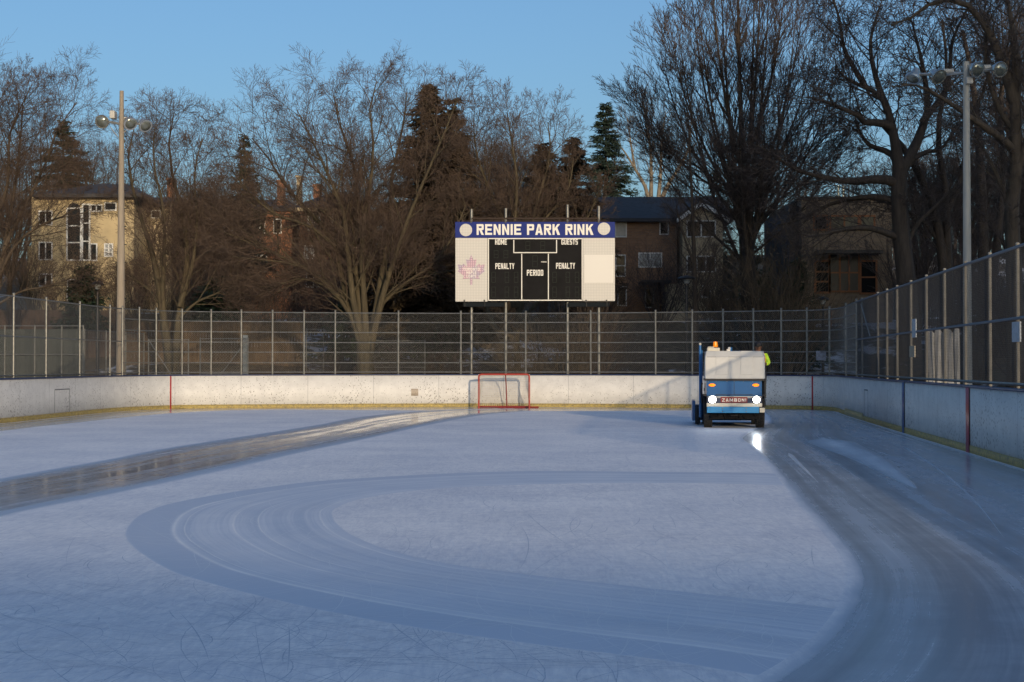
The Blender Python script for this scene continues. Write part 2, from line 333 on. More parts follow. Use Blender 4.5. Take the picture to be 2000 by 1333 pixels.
# ------------------------------------------------------------------ rink plan
def catmull(pts, n=12):
    p = [np.array(q, float) for q in pts]; p = [2 * p[0] - p[1]] + p + [2 * p[-1] - p[-2]]; out = []
    for i in range(1, len(p) - 2):
        for t in np.arange(n) / n:
            out.append(.5 * (2 * p[i] + (p[i + 1] - p[i - 1]) * t + (2 * p[i - 1] - 5 * p[i] + 4 * p[i + 1] - p[i + 2]) * t * t + (3 * p[i] - p[i - 1] - 3 * p[i + 1] + p[i + 2]) * t ** 3))
    out.append(p[-2]); return np.array(out)
def resample(pl, n):
    d = np.r_[0, np.cumsum(np.linalg.norm(np.diff(pl, axis=0), axis=1))]; s = np.linspace(0, d[-1], n)
    return np.stack([np.interp(s, d, pl[:, i]) for i in range(pl.shape[1])], 1)
plan = [(5.5, 2), (6.05, 7), (6.6, 12), (7.68, 22), (9.07, 35), (9.98, 43.4), (10.55, 48.3), (10.85, 50.8), (10.5, 52.6), (9.0, 53.4), (7, 54.25), (3.95, 55.35), (-.28, 55.95), (-4, 55.8), (-7.5, 55.15), (-11, 54.2), (-12.2, 53.3), (-13.05, 51.2), (-13.4, 48.5), (-13.55, 44.2), (-13.75, 40.4), (-14.6, 33), (-15.8, 22), (-17.4, 7), (-17.9, 2)]
path = resample(catmull(plan), 700)
plen = np.r_[0, np.cumsum(np.linalg.norm(np.diff(path, axis=0), axis=1))]
tg = np.gradient(path, axis=0); tg /= np.linalg.norm(tg, axis=1, keepdims=True); nrm = np.stack([tg[:, 1], -tg[:, 0]], 1)  # outward
ppx = 1000 + F * path[:, 0] / path[:, 1]
def at_s(s, off=0):
    x = np.interp(s, plen, path[:, 0] + nrm[:, 0] * off); y = np.interp(s, plen, path[:, 1] + nrm[:, 1] * off); return float(x), float(y)
def s_of_px(px, side=None):                # arc length where the boards cross a photo column
    o = np.argsort(-ppx[60:-60]) + 60
    return float(np.interp(-px, -ppx[60:-60], plen[60:-60]))
def strip(s0, s1, off_in, off_out, z0, z1, name, m, parent, step=.25, uv=True):
    n = max(3, int((s1 - s0) / step)); ss = np.linspace(s0, s1, n); V = []; U = []
    for s in ss:
        a = at_s(s, off_in); b = at_s(s, off_out)
        V += [(a[0], a[1], z0), (a[0], a[1], z1), (b[0], b[1], z1), (b[0], b[1], z0)]; U += [(s, z0), (s, z1), (s, z1 + .1), (s, z0 - .1)]
    i = np.arange(n - 1)[:, None] * 4; f = []
    for j in range(4): f.append(np.stack([i[:, 0] + j, i[:, 0] + (j + 1) % 4, i[:, 0] + 4 + (j + 1) % 4, i[:, 0] + 4 + j], 1))
    return np_mesh(name, np.array(V), np.concatenate(f), m, parent, np.array(U))
STOT = float(plen[-1])

# ------------------------------------------------------------------ ground
def terr(x, y):
    def sm(a, b, t): t = min(1, max(0, (t - a) / (b - a))); return t * t * (3 - 2 * t)
    h = 4.6 * sm(63, 92, y) + 7.5 * sm(96, 150, y)
    side = sm(17, 60, x) * 2.0 * sm(10, 60, y) * (1 - sm(63, 92, y))
    return h + side + (.25 * math.sin(x * .31 + y * .17) * sm(63, 75, y))
xs = np.r_[-600, -300, np.linspace(-90, 90, 61), 300, 600]; ys = np.r_[-300, -100, np.linspace(-40, 180, 89), 300, 900]
V = [(x, y, terr(x, y) - .06) for y in ys for x in xs]; nx = len(xs)
Fc = np.array([(j * nx + i, j * nx + i + 1, (j + 1) * nx + i + 1, (j + 1) * nx + i) for j in range(len(ys) - 1) for i in range(nx - 1)])
groundm = mat('leafy_ground', (.075, .055, .032), .95, noise=.5, nscale=1.2, bump=.5, bscale=5); k = N(groundm)
tc = k.n('ShaderNodeTexCoord'); n1 = k.n('ShaderNodeTexNoise', {'Vector': tc.outputs['Object'], 'Scale': .16, 'Detail': 8, 'Roughness': .7})
n2 = k.n('ShaderNodeTexNoise', {'Vector': tc.outputs['Object'], 'Scale': 2.5, 'Detail': 6})
gc = k.mix(k.ramp(n2.outputs[0], [(.35, 0.), (.65, 1.)]), (.05, .036, .022), (.115, .085, .045))
k.L(k.mix(k.ramp(n1.outputs[0], [(.56, 0.), (.60, 1.)]), gc, (.55, .58, .64)), 'Base Color')
g = np_mesh('ground', np.array(V), Fc, groundm, smooth=True); tag(g, kind='structure')

# ------------------------------------------------------------------ ice and resurfacer passes
inn = path - nrm * .0
V = [(x, y, 0) for x, y in path[::4]]; me = bpy.data.meshes.new('ice'); me.from_pydata(V, [], [tuple(range(len(V)))])
tag(link('ice', me, icem), kind='structure')
def pxline(pts, n=120, z=0): 
    return resample(catmull([G(*p) for p in pts], 10), n)
def ribbon(name, A, B, m, z, na=24):
    n = len(A); V = []; U = []; mid = (A + B) / 2; L = np.r_[0, np.cumsum(np.linalg.norm(np.diff(mid, axis=0), axis=1))]
    tt = [0, .004] + [j / (na - 3) for j in range(1, na - 3)] + [.996, 1]
    for i in range(n):
        for j in range(na):
            t = tt[j]; q = A[i] * (1 - t) + B[i] * t; V.append((q[0], q[1], z if 0 < j < na - 1 else .0001)); U.append((t, L[i]))
    Fc = np.array([(i * na + j, i * na + j + 1, (i + 1) * na + j + 1, (i + 1) * na + j) for i in range(n - 1) for j in range(na - 1)])
    return tag(np_mesh(name, np.array(V), Fc, m, uvs=np.array(U)), kind='structure')
wetA = track_mat('wet_pass', (.28, .34, .42), (.48, .55, .66), .07, .26, us=9, vs=.10, edger=.5, fstr=.05, feather=.05, bump=.06, white_amt=.2)
wetC = track_mat('fresh_wet_ice', (.36, .42, .50), (.50, .56, .65), .18, .34, us=12, vs=.08, fstr=.08, feather=.03, bump=.06, white_amt=.6, edger=.15, edgew=14.)
wetP = track_mat('wet_rim', (.34, .40, .48), (.44, .5, .58), .10, .22, us=5, vs=.2, fstr=.1, feather=.06, bump=.05, white_amt=.2)
drag = track_mat('scraped_pass', (.58, .64, .76), (.80, .83, .90), .42, .6, us=26, vs=.12, fstr=.035, feather=.012, bump=.3, ridges=[(.222, .014), (.27, .006), (.5, .008), (.62, .006), (.93, .008)], white_amt=.9, band=.215)
# rim strip along left and end boards
sL0, sL1 = s_of_px(1480), s_of_px(-300)
outer = np.array([at_s(s, -.03) for s in np.linspace(sL1 + 6, sL0, 120)])
inner = pxline([(-620, 900), (-250, 868), (0, 843), (105, 831), (333, 808), (510, 800.5), (700, 801.5), (1030, 803.5), (1300, 802.5), (1480, 801.5)])
ribbon('ice_rim_track', outer, inner, wetP, .0004, 12)
a = pxline([(-700, 1100), (-300, 997), (0, 934), (210, 897), (330, 874), (600, 833), (700, 815), (806, 804.5), (900, 800), (1000, 798.5)])
b = pxline([(-700, 1330), (-300, 1110), (0, 1012), (240, 963), (450, 918), (600, 883), (700, 862), (841, 831), (947, 811), (1040, 803)])
ribbon('ice_pass_track', a, b, wetA, .0008, 30)
a = pxline([(1650, 938), (1499, 925), (1300, 922.5), (1000, 921), (680, 936), (520, 952), (360, 978), (280, 1002), (244, 1038), (260, 1070), (320, 1110), (400, 1138), (560, 1178), (760, 1218), (1000, 1254), (1300, 1292), (1441, 1315), (1650, 1345)], 200)
b = pxline([(1650, 955), (1503, 948), (1405, 945), (1200, 944), (1000, 948), (840, 956), (720, 972), (660, 992), (652, 1010), (680, 1040), (760, 1074), (880, 1102), (1000, 1118), (1088, 1129), (1400, 1163), (1578, 1182), (1680, 1195)], 200)
ribbon('ice_loop_track', a, b, drag, .0012, 40)
right = np.array([at_s(s, -.03) for s in np.linspace(sL0 - .3, 3.5, 240)])
left = pxline([(1475, 799.5), (1490, 806), (1500, 815), (1500, 826), (1470, 838), (1440, 856), (1462, 872), (1495, 904), (1549, 975), (1582, 1012), (1615, 1050), (1645, 1092), (1652, 1133), (1636, 1178), (1592, 1236), (1532, 1286), (1430, 1345), (1300, 1420)], 240)
ribbon('ice_fresh_track', left, right, wetC, .0018, 60)
# slush streaks left lying on the fresh pass
slush = track_mat('slush_streak', (.56, .62, .70), (.80, .84, .90), .5, .8, us=3, vs=1.2, fstr=1.6, feather=.6, bump=.1, under=(.43, .49, .575))
def streak(pts, w, z):
    c = pxline(pts, 60); tg_ = np.gradient(c, axis=0); tg_ /= np.linalg.norm(tg_, axis=1, keepdims=True); nn_ = np.stack([-tg_[:, 1], tg_[:, 0]], 1); t_ = np.linspace(0, 1, 60)[:, None]; ww = w * (np.minimum(t_ * 9, 1) * (1 - t_) ** .8 + .02)
    ribbon('ice_slush_streak', c - nn_ * ww, c + nn_ * ww, slush, z, 8)
streak([(1606, 856), (1640, 872), (1700, 898), (1790, 955)], .55, .0024)
streak([(1540, 885), (1570, 915), (1600, 945)], .05, .0030)
streak([(1760, 870), (1830, 915), (1900, 975), (1960, 1050)], .035, .0032)
# thin skate marks (nobody could count them)
rng = random.Random(5)
def arcs(n, seed, zl, w0, w1, name, m, region):
    rr = random.Random(seed); Vs = []; Fs = []
    for q in range(n):
        for _ in range(50):
            D = 8 + 34 * rr.random() ** 1.7; x = rr.uniform(-.37, .37) * D
            if region(x, D): break
        else: continue
        a = rr.uniform(0, 2 * math.pi); Lg = rr.choice([.3, .6, 1.2, 2.5]) * rr.uniform(.6, 1.6); kk = rr.gauss(0, .5) / max(.5, Lg * .6); z = zl + q * 2e-7
        w = rr.uniform(w0, w1); K = 10; n0 = len(Vs)
        for i in range(K):
            t = i / (K - 1); a += kk * Lg / K; ww = w * math.sin(math.pi * (.06 + .9 * t))
            Vs.append((x - math.sin(a) * ww, D + math.cos(a) * ww, z)); Vs.append((x + math.sin(a) * ww, D - math.cos(a) * ww, z))
            x += math.cos(a) * Lg / K; D += math.sin(a) * Lg / K
        for i in range(K - 1): Fs.append((n0 + 2 * i, n0 + 2 * i + 1, n0 + 2 * i + 3, n0 + 2 * i + 2))
    return tag(np_mesh(name, np.array(Vs), np.array(Fs), m), 'fine skate marks scratched over the ice', 'skate marks', kind='stuff')
sk_d = mat('skate_cut', (.42, .48, .60), .35); sk_l = mat('skate_scrape', (.80, .84, .90), .6)
def notwet(x, D):
    px = 1000 + F * x / D; py = 711 + F * CAMH / D
    if py > 812 and px > np.interp(py, [856, 904, 975, 1092, 1133, 1236, 1345], [1425, 1480, 1535, 1630, 1635, 1575, 1400]): return False
    if np.interp(px, [0, 600, 1000], [925, 825, 795]) < py < np.interp(px, [0, 600, 1040], [1020, 890, 805]): return False
    return D < 50
def inloop(x, D):
    px = 1000 + F * x / D; py = 711 + F * CAMH / D
    return notwet(x, D) and np.interp(px, [300, 600, 1600], [985, 950, 1190]) < py < np.interp(px, [320, 1500], [1080, 1290]) and px > 330 and not (py < 1060 and px > 690)
arcs(1500, 3, .0002, .0015, .0040, 'skate_marks_dark', sk_d, lambda x, D: notwet(x, D) and not inloop(x, D))
arcs(800, 4, .0015, .0012, .003, 'skate_marks_pale', sk_l, inloop)
arcs(1400, 14, .0006, .0012, .0032, 'skate_marks_scraped', sk_l, lambda x, D: notwet(x, D) and not inloop(x, D))

# ------------------------------------------------------------------ dasher boards
BH = 1.17
bd = empty('dasher_boards', (*path[350], 0), 'low white rink boards scuffed by pucks with yellow kick strip and blue cap', 'rink boards')
def world_parts(root, objs):
    for o in objs: o.parent = root; o.matrix_parent_inverse = Matrix.Translation(-Vector(root.location))
bparts = [strip(0, STOT, 0, .10, -.05, BH, 'board_wall', boardm, None),
          strip(0, STOT, -.012, -.001, -.04, .135, 'kick_plate', kickm, None),
          strip(0, STOT, -.02, .14, BH + .002, BH + .042, 'cap_rail', bluecap, None)]
def boardmark(px, w, z0, z1, name, m, off=-.006): 
    s = s_of_px(px); o = strip(s - w / 2, s + w / 2, off - .004, off + .004, z0, z1, name, m, None, step=w); bparts.append(o); return o
boardmark(333, .06, .0, BH, 'goal_line_stripe', redline, -.018); boardmark(1587, .06, .0, BH, 'goal_line_stripe', redline, -.018)
boardmark(1765, .3, .0, BH, 'blue_line_stripe', blueline, -.018); boardmark(1891, .3, .0, BH, 'centre_line_stripe', redline, -.018)
s = s_of_px(1665); bparts.append(strip(s - 2.7, s + 2.2, -.020, -.013, 0, .2, 'pale_kick_plate', mat('pale_yellow_plate', (.42, .34, .14), .5, noise=.2), None))
seamm = mat('door_gap', (.16, .17, .18), .6)
def boarddoor(pa, pb, zt):
    sa, sb = sorted((s_of_px(pa), s_of_px(pb)))
    for s in (sa, sb): bparts.append(strip(s - .012, s + .012, -.006, -.002, .14, zt, 'door_gap', seamm, None, step=.02))
    bparts.append(strip(sa, sb, -.006, -.002, zt, zt + .03, 'door_top_edge', seamm, None, step=.2))
boarddoor(107, 136, .82); boarddoor(1688, 1695, .86)
s = s_of_px(810); bparts.append(strip(s - .13, s + .13, -.006, -.002, .42, .68, 'scuffed_patch', mat('patch_beige', (.45, .38, .30), .6, noise=.3, nscale=20), None, step=.1))
world_parts(bd, bparts)

# ------------------------------------------------------------------ fences on the boards
FT = 3.47; OFF = .17
def chain(s0, s1, z0, z1, name, m, r=.0019, pitch=.07, off=OFF):
    polys = []; H = z1 - z0; n = int((s1 - s0 + H) / pitch)
    for sg in (1, -1):
        for i in range(n):
            a = s0 - H + i * pitch if sg > 0 else s0 + i * pitch
            st, en = (a, a + H) if sg > 0 else (a, a - H)
            K = 4; pts = []
            t0, t1 = 0., 1.
            if sg > 0: t0 = max(0, (s0 - st) / H); t1 = min(1, (s1 - st) / H)
            else: t0 = max(0, (st - s1) / H); t1 = min(1, (st - s0) / H)
            if t1 - t0 < .02: continue
            for q in range(K):
                t = t0 + (t1 - t0) * q / (K - 1); x, y = at_s(st + sg * H * t, off + (.003 if sg > 0 else -.003)); pts.append((x, y, z0 + H * t))
            polys.append((pts, [r] * K))
    return tubes_mesh(name, polys, m, None, 3)
def rail(sa, sb, z, r, name='rail', m=None, off=OFF):
    b = MB(); n = max(2, int((sb - sa) / .5)); b.tube([(*at_s(s, off), z) for s in np.linspace(sa, sb, n)], r, 6); return b.build(name, m or galv, None, smooth=True)
def post(x, y, z0, z1, r, name='post', m=None):
    b = MB(); b.tube([(x, y, z0), (x, y, z1 - .02)], r, 8); b.ellipsoid((x, y, z1 - .015), (r * 1.25, r * 1.25, r * .9), 8, 6); return b.build(name, m or galv, None, smooth=True)
zb = BH + .10
# far end
sr, sl = s_of_px(1662), s_of_px(247.5)
e = empty('chain_link_fence', (*at_s((sr + sl) / 2, OFF), BH), 'chain link fence with many level pipes above the far end boards', 'fence')
o_ = [post(*at_s(s_of_px(p), OFF), BH - .1, FT + .09, .034) for p in (248, 280, 312, 359, 413.5, 472, 533, 594.5, 655.5, 778.5, 900, 1026, 1152.5, 1278, 1349.5, 1410, 1469, 1524, 1572, 1611, 1642, 1662)]
o_ += [rail(sr, sl, z, .021) for z in (FT, 3.13, 2.75, 2.38, 2.02, 1.64)] + [rail(sr, sl, zb + .02, .026, 'bottom_rail'), chain(sr, sl, zb, FT, 'chain_link_mesh', wire)]
world_parts(e, o_)
# right side
e = empty('chain_link_fence', (*at_s(sr / 2, OFF), BH), 'tall chain link fence with pale posts above the right hand boards', 'fence')
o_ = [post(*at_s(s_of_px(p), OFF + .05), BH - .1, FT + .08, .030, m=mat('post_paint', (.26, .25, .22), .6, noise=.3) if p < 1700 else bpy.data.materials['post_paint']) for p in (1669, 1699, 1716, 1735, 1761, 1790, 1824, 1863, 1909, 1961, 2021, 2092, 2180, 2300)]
s1 = s_of_px(2300); s0 = s1 - 2
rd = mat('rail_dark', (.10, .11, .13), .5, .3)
o_ += [rail(s0, sr - .05, FT, .028, m=rd), rail(s0, sr - .05, 2.33, .026, 'middle_rail', m=rd), rail(s0, sr - .05, zb, .03, 'bottom_rail'), chain(s0, sr - .05, zb, FT, 'chain_link_mesh', wire_dark, .0021, .062)]
b = MB(); pa = at_s(s_of_px(1671), OFF); pb = at_s(s_of_px(1688), OFF); b.tube([(*pa, 3.35), (*pb, 2.35)], .02, 6); o_.append(b.build('brace', galv))
world_parts(e, o_)
# left side
sE = s_of_px(-250)
e = empty('chain_link_fence', (*at_s(sl + 5, OFF), BH), 'chain link fence with one middle pipe above the left hand boards', 'fence')
o_ = [post(*at_s(s_of_px(p), OFF), BH - .1, FT + .09, .034) for p in (224, 166, 101, 38, -38, -125, -240)]
o_ += [rail(sl + .05, sE, FT, .024), rail(sl + .05, sE, 2.36, .021, 'middle_rail'), rail(sl + .05, sE, zb, .026, 'bottom_rail'), chain(sl + .05, sE, zb, FT, 'chain_link_mesh', wire, .0019, .062)]
world_parts(e, o_)
# notices on the right fence
for (px, z, w, h, lab) in ((1968, 1.95, .17, .32, 'small blue grey notice hung on the right fence just right of the light pole'), (1773.5, 2.2, .15, .42, 'narrow grey notice high on the right fence, halfway to the corner'), (1770, 1.75, .2, .26, 'small buff notice low on the right fence, below the narrow grey one')):
    x, y = at_s(s_of_px(px), OFF - .03); b = MB(); b.box(x - w * .5 * .15, x + w * .5 * .15, y - w * 1.1, y + w * 1.1, z, z + h, rz=0)
    tag(b.build('notice', mat('notice_sheet', (.36, .42, .48) if px != 1770 else (.30, .27, .21), .5, noise=.3, nscale=20)), lab, 'notice', 'notices fixed to the rink fence')
x, y = at_s(s_of_px(1597), OFF - .02); b = MB(); b.box(x - .17, x + .17, y, y + .02, 1.72, 2.05); tag(b.build('notice', mat('notice_pale', (.20, .23, .30), .5, noise=.5, nscale=12)), 'small bluish notice on the end fence, right of the resurfacing machine', 'notice', 'notices fixed to the rink fence')

# ------------------------------------------------------------------ scoreboard
SD = 57.6
def sp(px, py): q = P(px, py, SD); return q.x, q.z
e = empty('scoreboard', (sp(1045, 600)[0], SD, 0), 'white and black scoreboard with blue name banner on four steel posts', 'scoreboard')
ox, oz = e.location.x, 0
def srect(x0, y0, x1, y1, ya, yb, name, m, bevel=0):
    a = sp(x0, y0); c = sp(x1, y1); b = MB(); b.box(a[0] - ox, c[0] - ox, ya, yb, c[1], a[1]); return b.build(name, m, e, bevel=bevel)
navy = mat('navy_banner', (.016, .032, .19), .6, noise=.1, spec=.15)
gridm = mat('perforated_white', (.56, .54, .49), .5); kk = N(gridm)
tc = kk.n('ShaderNodeTexCoord'); mp = kk.n('ShaderNodeMapping', {0: tc.outputs['Object']}); mp.inputs['Rotation'].default_value = (R(90), 0, 0)
br = kk.n('ShaderNodeTexBrick', {'Vector': mp.outputs[0], 'Color1': (.62, .60, .55, 1), 'Color2': (.60, .58, .53, 1), 'Mortar': (.47, .46, .43, 1), 'Scale': 1., 'Mortar Size': .009, 'Brick Width': .06, 'Row Height': .06}); br.offset = 0
kk.L(br.outputs[0], 'Base Color')
blk = mat('scoreboard_black', (.010, .010, .011), .6, noise=.4, nscale=2, spec=.08)
wht = mat('lettering_white', (.74, .72, .66), .5)
srect(889, 434, 1201, 465, -.05, .18, 'name_banner', navy, .01)
srect(889.5, 465.3, 952, 589.5, -.03, .16, 'side_panel', gridm, .008); srect(1138.5, 465.3, 1201, 588.5, -.03, .16, 'side_panel', gridm, .008)
p = srect(1141, 498, 1198, 553, -.04, -.031, 'repair_sheet', mat('clean_white_sheet', (.68, .66, .61), .5))
srect(953, 465.3, 1137.5, 588.5, -.02, .16, 'display_panel', blk)
bf = MB()
def line(x0, y0, x1, y1, w=2.0):
    a = sp(min(x0, x1) - w / 2, min(y0, y1) - w / 2); c = sp(max(x0, x1) + w / 2, max(y0, y1) + w / 2); bf.box(a[0] - ox, c[0] - ox, -.045, -.021, c[1], a[1])
for (x0, y0, x1, y1) in ((954, 469, 954, 586), (1137, 469, 1137, 586)): line(x0, y0, x1, y1)
line(954, 466.6, 1137, 466.6); line(954, 587, 1137, 587)
for (x0, y0, x1, y1) in ((1003.5, 470, 1003.5, 492), (1087, 470, 1087, 492), (1003.5, 494, 1087, 494), (1019, 497, 1019, 584.5), (1071, 497, 1071, 584.5)): line(x0, y0, x1, y1, 1.8)
bf.build('frame_lines', wht, e)
digm = mat('unlit_segments', (.024, .029, .024), .6, spec=.1)
def seven(cx, cy, w, h):
    dg = MB()
    for (x0, y0, x1, y1) in ((cx - w, cy - h, cx + w, cy - h), (cx - w, cy, cx + w, cy), (cx - w, cy + h, cx + w, cy + h), (cx - w, cy - h + 1.2, cx - w, cy - 1.2), (cx + w, cy - h + 1.2, cx + w, cy - 1.2), (cx - w, cy + 1.2, cx - w, cy + h - 1.2), (cx + w, cy + 1.2, cx + w, cy + h - 1.2)):
        a = sp(min(x0, x1) - .45, min(y0, y1) - .45); c = sp(max(x0, x1) + .45, max(y0, y1) + .45); dg.box(a[0] - ox, c[0] - ox, -.028, -.021, c[1], a[1])
    dg.build('digit', digm, e)
for cx in (964, 990, 1008): 
    for cy in (542, 571): seven(cx, cy, 3.6, 10)
for cx in (1083, 1109, 1127):
    for cy in (542, 571): seven(cx, cy, 3.6, 10)
for cx in (969, 988): seven(cx, 497, 4, 7)
for cx in (1031, 1060): seven(cx, 480, 4, 8)
seven(1045, 511, 4.5, 11)
def stext(s, x0, y0, x1, y1, m=wht, y=-.021, sv=.32, sh=.17, gap=.22, **kw):
    a = sp(x0, y0); c = sp(x1, y1); return letters('lettering', s, a[0] - ox, c[0] - ox, c[1], a[1], y, m, e, sv, sh, gap)
stext('RENNIE PARK RINK', 931, 438.5, 1158, 459.5, y=-.0505, sv=.30, sh=.2, gap=.2)
stext('HOME', 967, 468, 990, 478.4); stext('GUESTS', 1096.5, 468, 1128.5, 478.2)
stext('PENALTY', 967.5, 514.5, 1004.5, 526); stext('PENALTY', 1086, 514, 1123, 525.5); stext('PERIOD', 1029, 527.5, 1061, 539)
stext('PERIOD', 1057, 511, 1067.5, 513.2)
for cx, cy in ((910, 450), (1179.5, 447.5)):
    b = MB(); a = sp(cx, cy); r = 12.2 / F * SD; b.lathe([(r, -.062), (r, -.051)], (a[0] - ox, 0, a[1]), (0, 1, 0), 32)
    b.build('round_emblem', gridm, e)
# faded leaf emblem
leaf = [(0, -1), (.07, -.55), (.62, -.62), (.52, -.42), (1, -.08), (.88, .0), (.98, .36), (.66, .30), (.56, .42), (.30, .16), (.38, .72), (.18, .62), (0, 1)]
leaf = [(x, z) for x, z in leaf[1:]]; L2 = [(.09, -1.), (.09, -.58)] + leaf[1:]; full = L2 + [(-x, z) for x, z in L2[:-1]][::-1]
a = sp(920.5, 527.5); sc_x = 27 / F * SD; sc_z = 29.5 / F * SD
b = MB(); b.prism([(a[0] - ox + x * sc_x, a[1] + z * sc_z) for x, z in full], -.040, -.031)
lm = mat('faded_pink', (.52, .25, .40), .6); kk = N(lm); tc = kk.n('ShaderNodeTexCoord'); nn = kk.n('ShaderNodeTexNoise', {'Vector': tc.outputs['Object'], 'Scale': 2.5})
mp = kk.n('ShaderNodeMapping', {0: tc.outputs['Object']}); mp.inputs['Rotation'].default_value = (R(90), 0, 0)
br = kk.n('ShaderNodeTexBrick', {'Vector': mp.outputs[0], 'Color1': (1, 1, 1, 1), 'Color2': (1, 1, 1, 1), 'Mortar': (.6, .6, .6, 1), 'Scale': 1., 'Mortar Size': .012, 'Brick Width': .085, 'Row Height': .085}); br.offset = 0
mm = kk.n('ShaderNodeMixRGB', {0: 1., 1: kk.mix(kk.ramp(nn.outputs[0], [(.42, 0.), (.58, 1.)]), (.62, .42, .50), (.48, .40, .51)), 2: br.outputs[0]}, blend_type='MULTIPLY'); kk.L(mm.outputs[0], 'Base Color')
b.build('leaf_emblem', lm, e)
for s_, x0, y0, x1, y1 in (('TORONTO', 904, 523.5, 937, 529), ('MAPLE', 911, 530.3, 930.5, 535.6), ('LEAFS', 911, 537, 930, 542.2)): stext(s_, x0, y0, x1, y1, wht, -.0405, sv=.28, sh=.18, gap=.22)
for px, top in ((921, 409), (988, 407.5), (1108.5, 400.5), (1169.5, 403)):
    b = MB(); q = P(px, top, SD + .28); b.tube([(q.x - ox, .28, -.1), (q.x - ox, .28, q.z)], .058, 10)
    b.build('post', galv, e, smooth=True)
b = MB(); a = sp(905, 426); c = sp(1188, 433.6); b.box(a[0] - ox, c[0] - ox, .0, .05, c[1] + .01, c[1] + .045)
a = sp(921, 427); b.box(a[0] - ox, sp(1170, 427)[0] - ox, .19, .23, a[1] - .02, a[1] + .05); b.build('top_bar', mat('brown_bar', (.045, .032, .026), .8, spec=.2), e)
a = sp(905, 591)
for x0, x1 in ((905, 985), (1110, 1190)): b = MB(); b.box(sp(x0, 0)[0] - ox, sp(x1, 0)[0] - ox, .05, .14, a[1] - .16, a[1] - .0); b.build('bottom_bracket', mat('bracket_dark', (.012, .016, .02), .8, spec=.1), e)
for px in (907, 946, 1144.5, 1184.5): 
    cl = MB(); a = sp(px, 588.5); cl.box(a[0] - ox - .03, a[0] - ox + .03, -.06, .0, a[1] - .04, a[1] + .05); a = sp(px + 1, 597); cl.tube([(a[0] - ox, -.0, a[1] - .05), (a[0] - ox, -.0, a[1] + .1)], .012, 5); cl.build('clamp', dark, e)
for px in (920, 987, 1108, 1169):
    cl = MB(); a = sp(px, 431); cl.box(a[0] - ox - .025, a[0] - ox + .025, -.06, .0, a[1] - .1, a[1] + .05); cl.build('clamp', dark, e)

# ------------------------------------------------------------------ hockey net
e = empty('hockey_net', (*[(G(984.5, 797.5)[0]), 54.55], 0), 'red framed hockey goal with white netting standing against the end boards', 'hockey net')
redp = mat('net_red', (.38, .04, .025), .4, noise=.2, nscale=8); hw, hh = .91, 1.22
b = MB(); c_ = .1; pts = [(-hw, 0, 0), (-hw, 0, hh - c_)] + [(-hw + c_ * (1 - math.cos(t)), 0, hh - c_ + c_ * math.sin(t)) for t in np.linspace(.3, 1.57, 4)] + [(hw - c_ * (1 - math.cos(t)), 0, hh - c_ + c_ * math.sin(t)) for t in np.linspace(1.57, .3, 4)] + [(hw, 0, hh - c_), (hw, 0, 0)]
b.tube(pts, .034, 10); b.build('goal_frame', redp, e, smooth=True)
base = [(-hw, 0, .03)] + [(-.95 + .25 * (1 - math.cos(t)), .75 + .25 * math.sin(t), .03) for t in np.linspace(0, 1.57, 5)] + [(.95 - .25 * (1 - math.cos(t)), .75 + .25 * math.sin(t), .03) for t in np.linspace(1.57, 0, 5)] + [(hw, 0, .03)]
b = MB(); b.tube(base, .028, 8); b.build('base_rail', mat('net_dark_red', (.22, .02, .018), .5), e, smooth=True)
b = MB(); b.tube([(.05, .02, hh - .03), (.07, .45, .9), (.10, .9, .05)], .02, 8); b.tube([(-.2, .62, .03), (1.25, .30, .03)], .03, 6); b.build('centre_rod', mat('net_dark_red2', (.25, .02, .018), .5), e, smooth=True)
b = MB(); sh = [(-hw, 0, hh - .02)] + [(-.72, .42, hh - .02), (-.5, .52, hh - .02), (.5, .52, hh - .02), (.72, .42, hh - .02)] + [(hw, 0, hh - .02)]
b.tube(sh, .02, 8); b.build('shelf_rail', mat('net_white_pipe', (.62, .6, .56), .5), e, smooth=True)
# netting: cords from the shelf to the base and level rings
nb = resample(np.array(base), 46); nt_ = resample(np.array(sh), 46); polys = []
for i in range(46): polys.append(([tuple(nt_[i] * (1 - t) + nb[i] * t - np.array([0, .05 * math.sin(math.pi * t), 0])) for t in np.linspace(0, 1, 5)], [.005] * 5))
for j in range(1, 14):
    t = j / 14; polys.append(([tuple(nt_[i] * (1 - t) + nb[i] * t - np.array([0, .05 * math.sin(math.pi * t), 0])) for i in range(46)], [.005] * 46))
for j in range(1, 5):
    t = j / 5; polys.append(([(x * 1.0, y * t, hh - .02) for x, y in ((-.9 + .15 * t, .45), (0, .52), (.9 - .15 * t, .45))], [.0035] * 3))
tubes_mesh('netting', polys, mat('white_cord', (.66, .62, .54), .8), e, 3)
b = MB(); b.v = [tuple(nt_[i] * .985 + np.array([0, 0, -.01])) for i in range(46)] + [tuple(nb[i] * .985 + np.array([0, 0, .01])) for i in range(46)]

# ------------------------------------------------------------------ light poles
alu = mat('lamp_housing', (.50, .50, .48), .35, .75); lens = mat('lamp_lens', (.20, .22, .20), .12, .5, spec=.6); refl = mat('lamp_reflector', (.55, .55, .5), .2, .8)
def floodlight(root, c, aim, r=.40):
    aim = Vector(aim).normalized(); c = Vector(c)
    b = MB(); b.lathe([(.05, -r * 1.45), (.10, -r * 1.38), (.12, -r * .95), (r * .72, -r * .45), (r * .98, -.06), (r, 0), (r * .97, .0)], c, aim, 22)
    h = b.build('floodlight_housing', alu, root, smooth=True)
    b = MB(); b.lathe([(r * .9, .006), (r * .7, .05), (r * .3, .085), (.01, .095)], c, aim, 22); b.build('lens', lens, h, smooth=True)
    b = MB(); b.lathe([(r * 1.03, -.03), (r * 1.05, 0), (r * 1.03, .03)], c, aim, 22); b.build('lens_ring', refl, h, smooth=True)
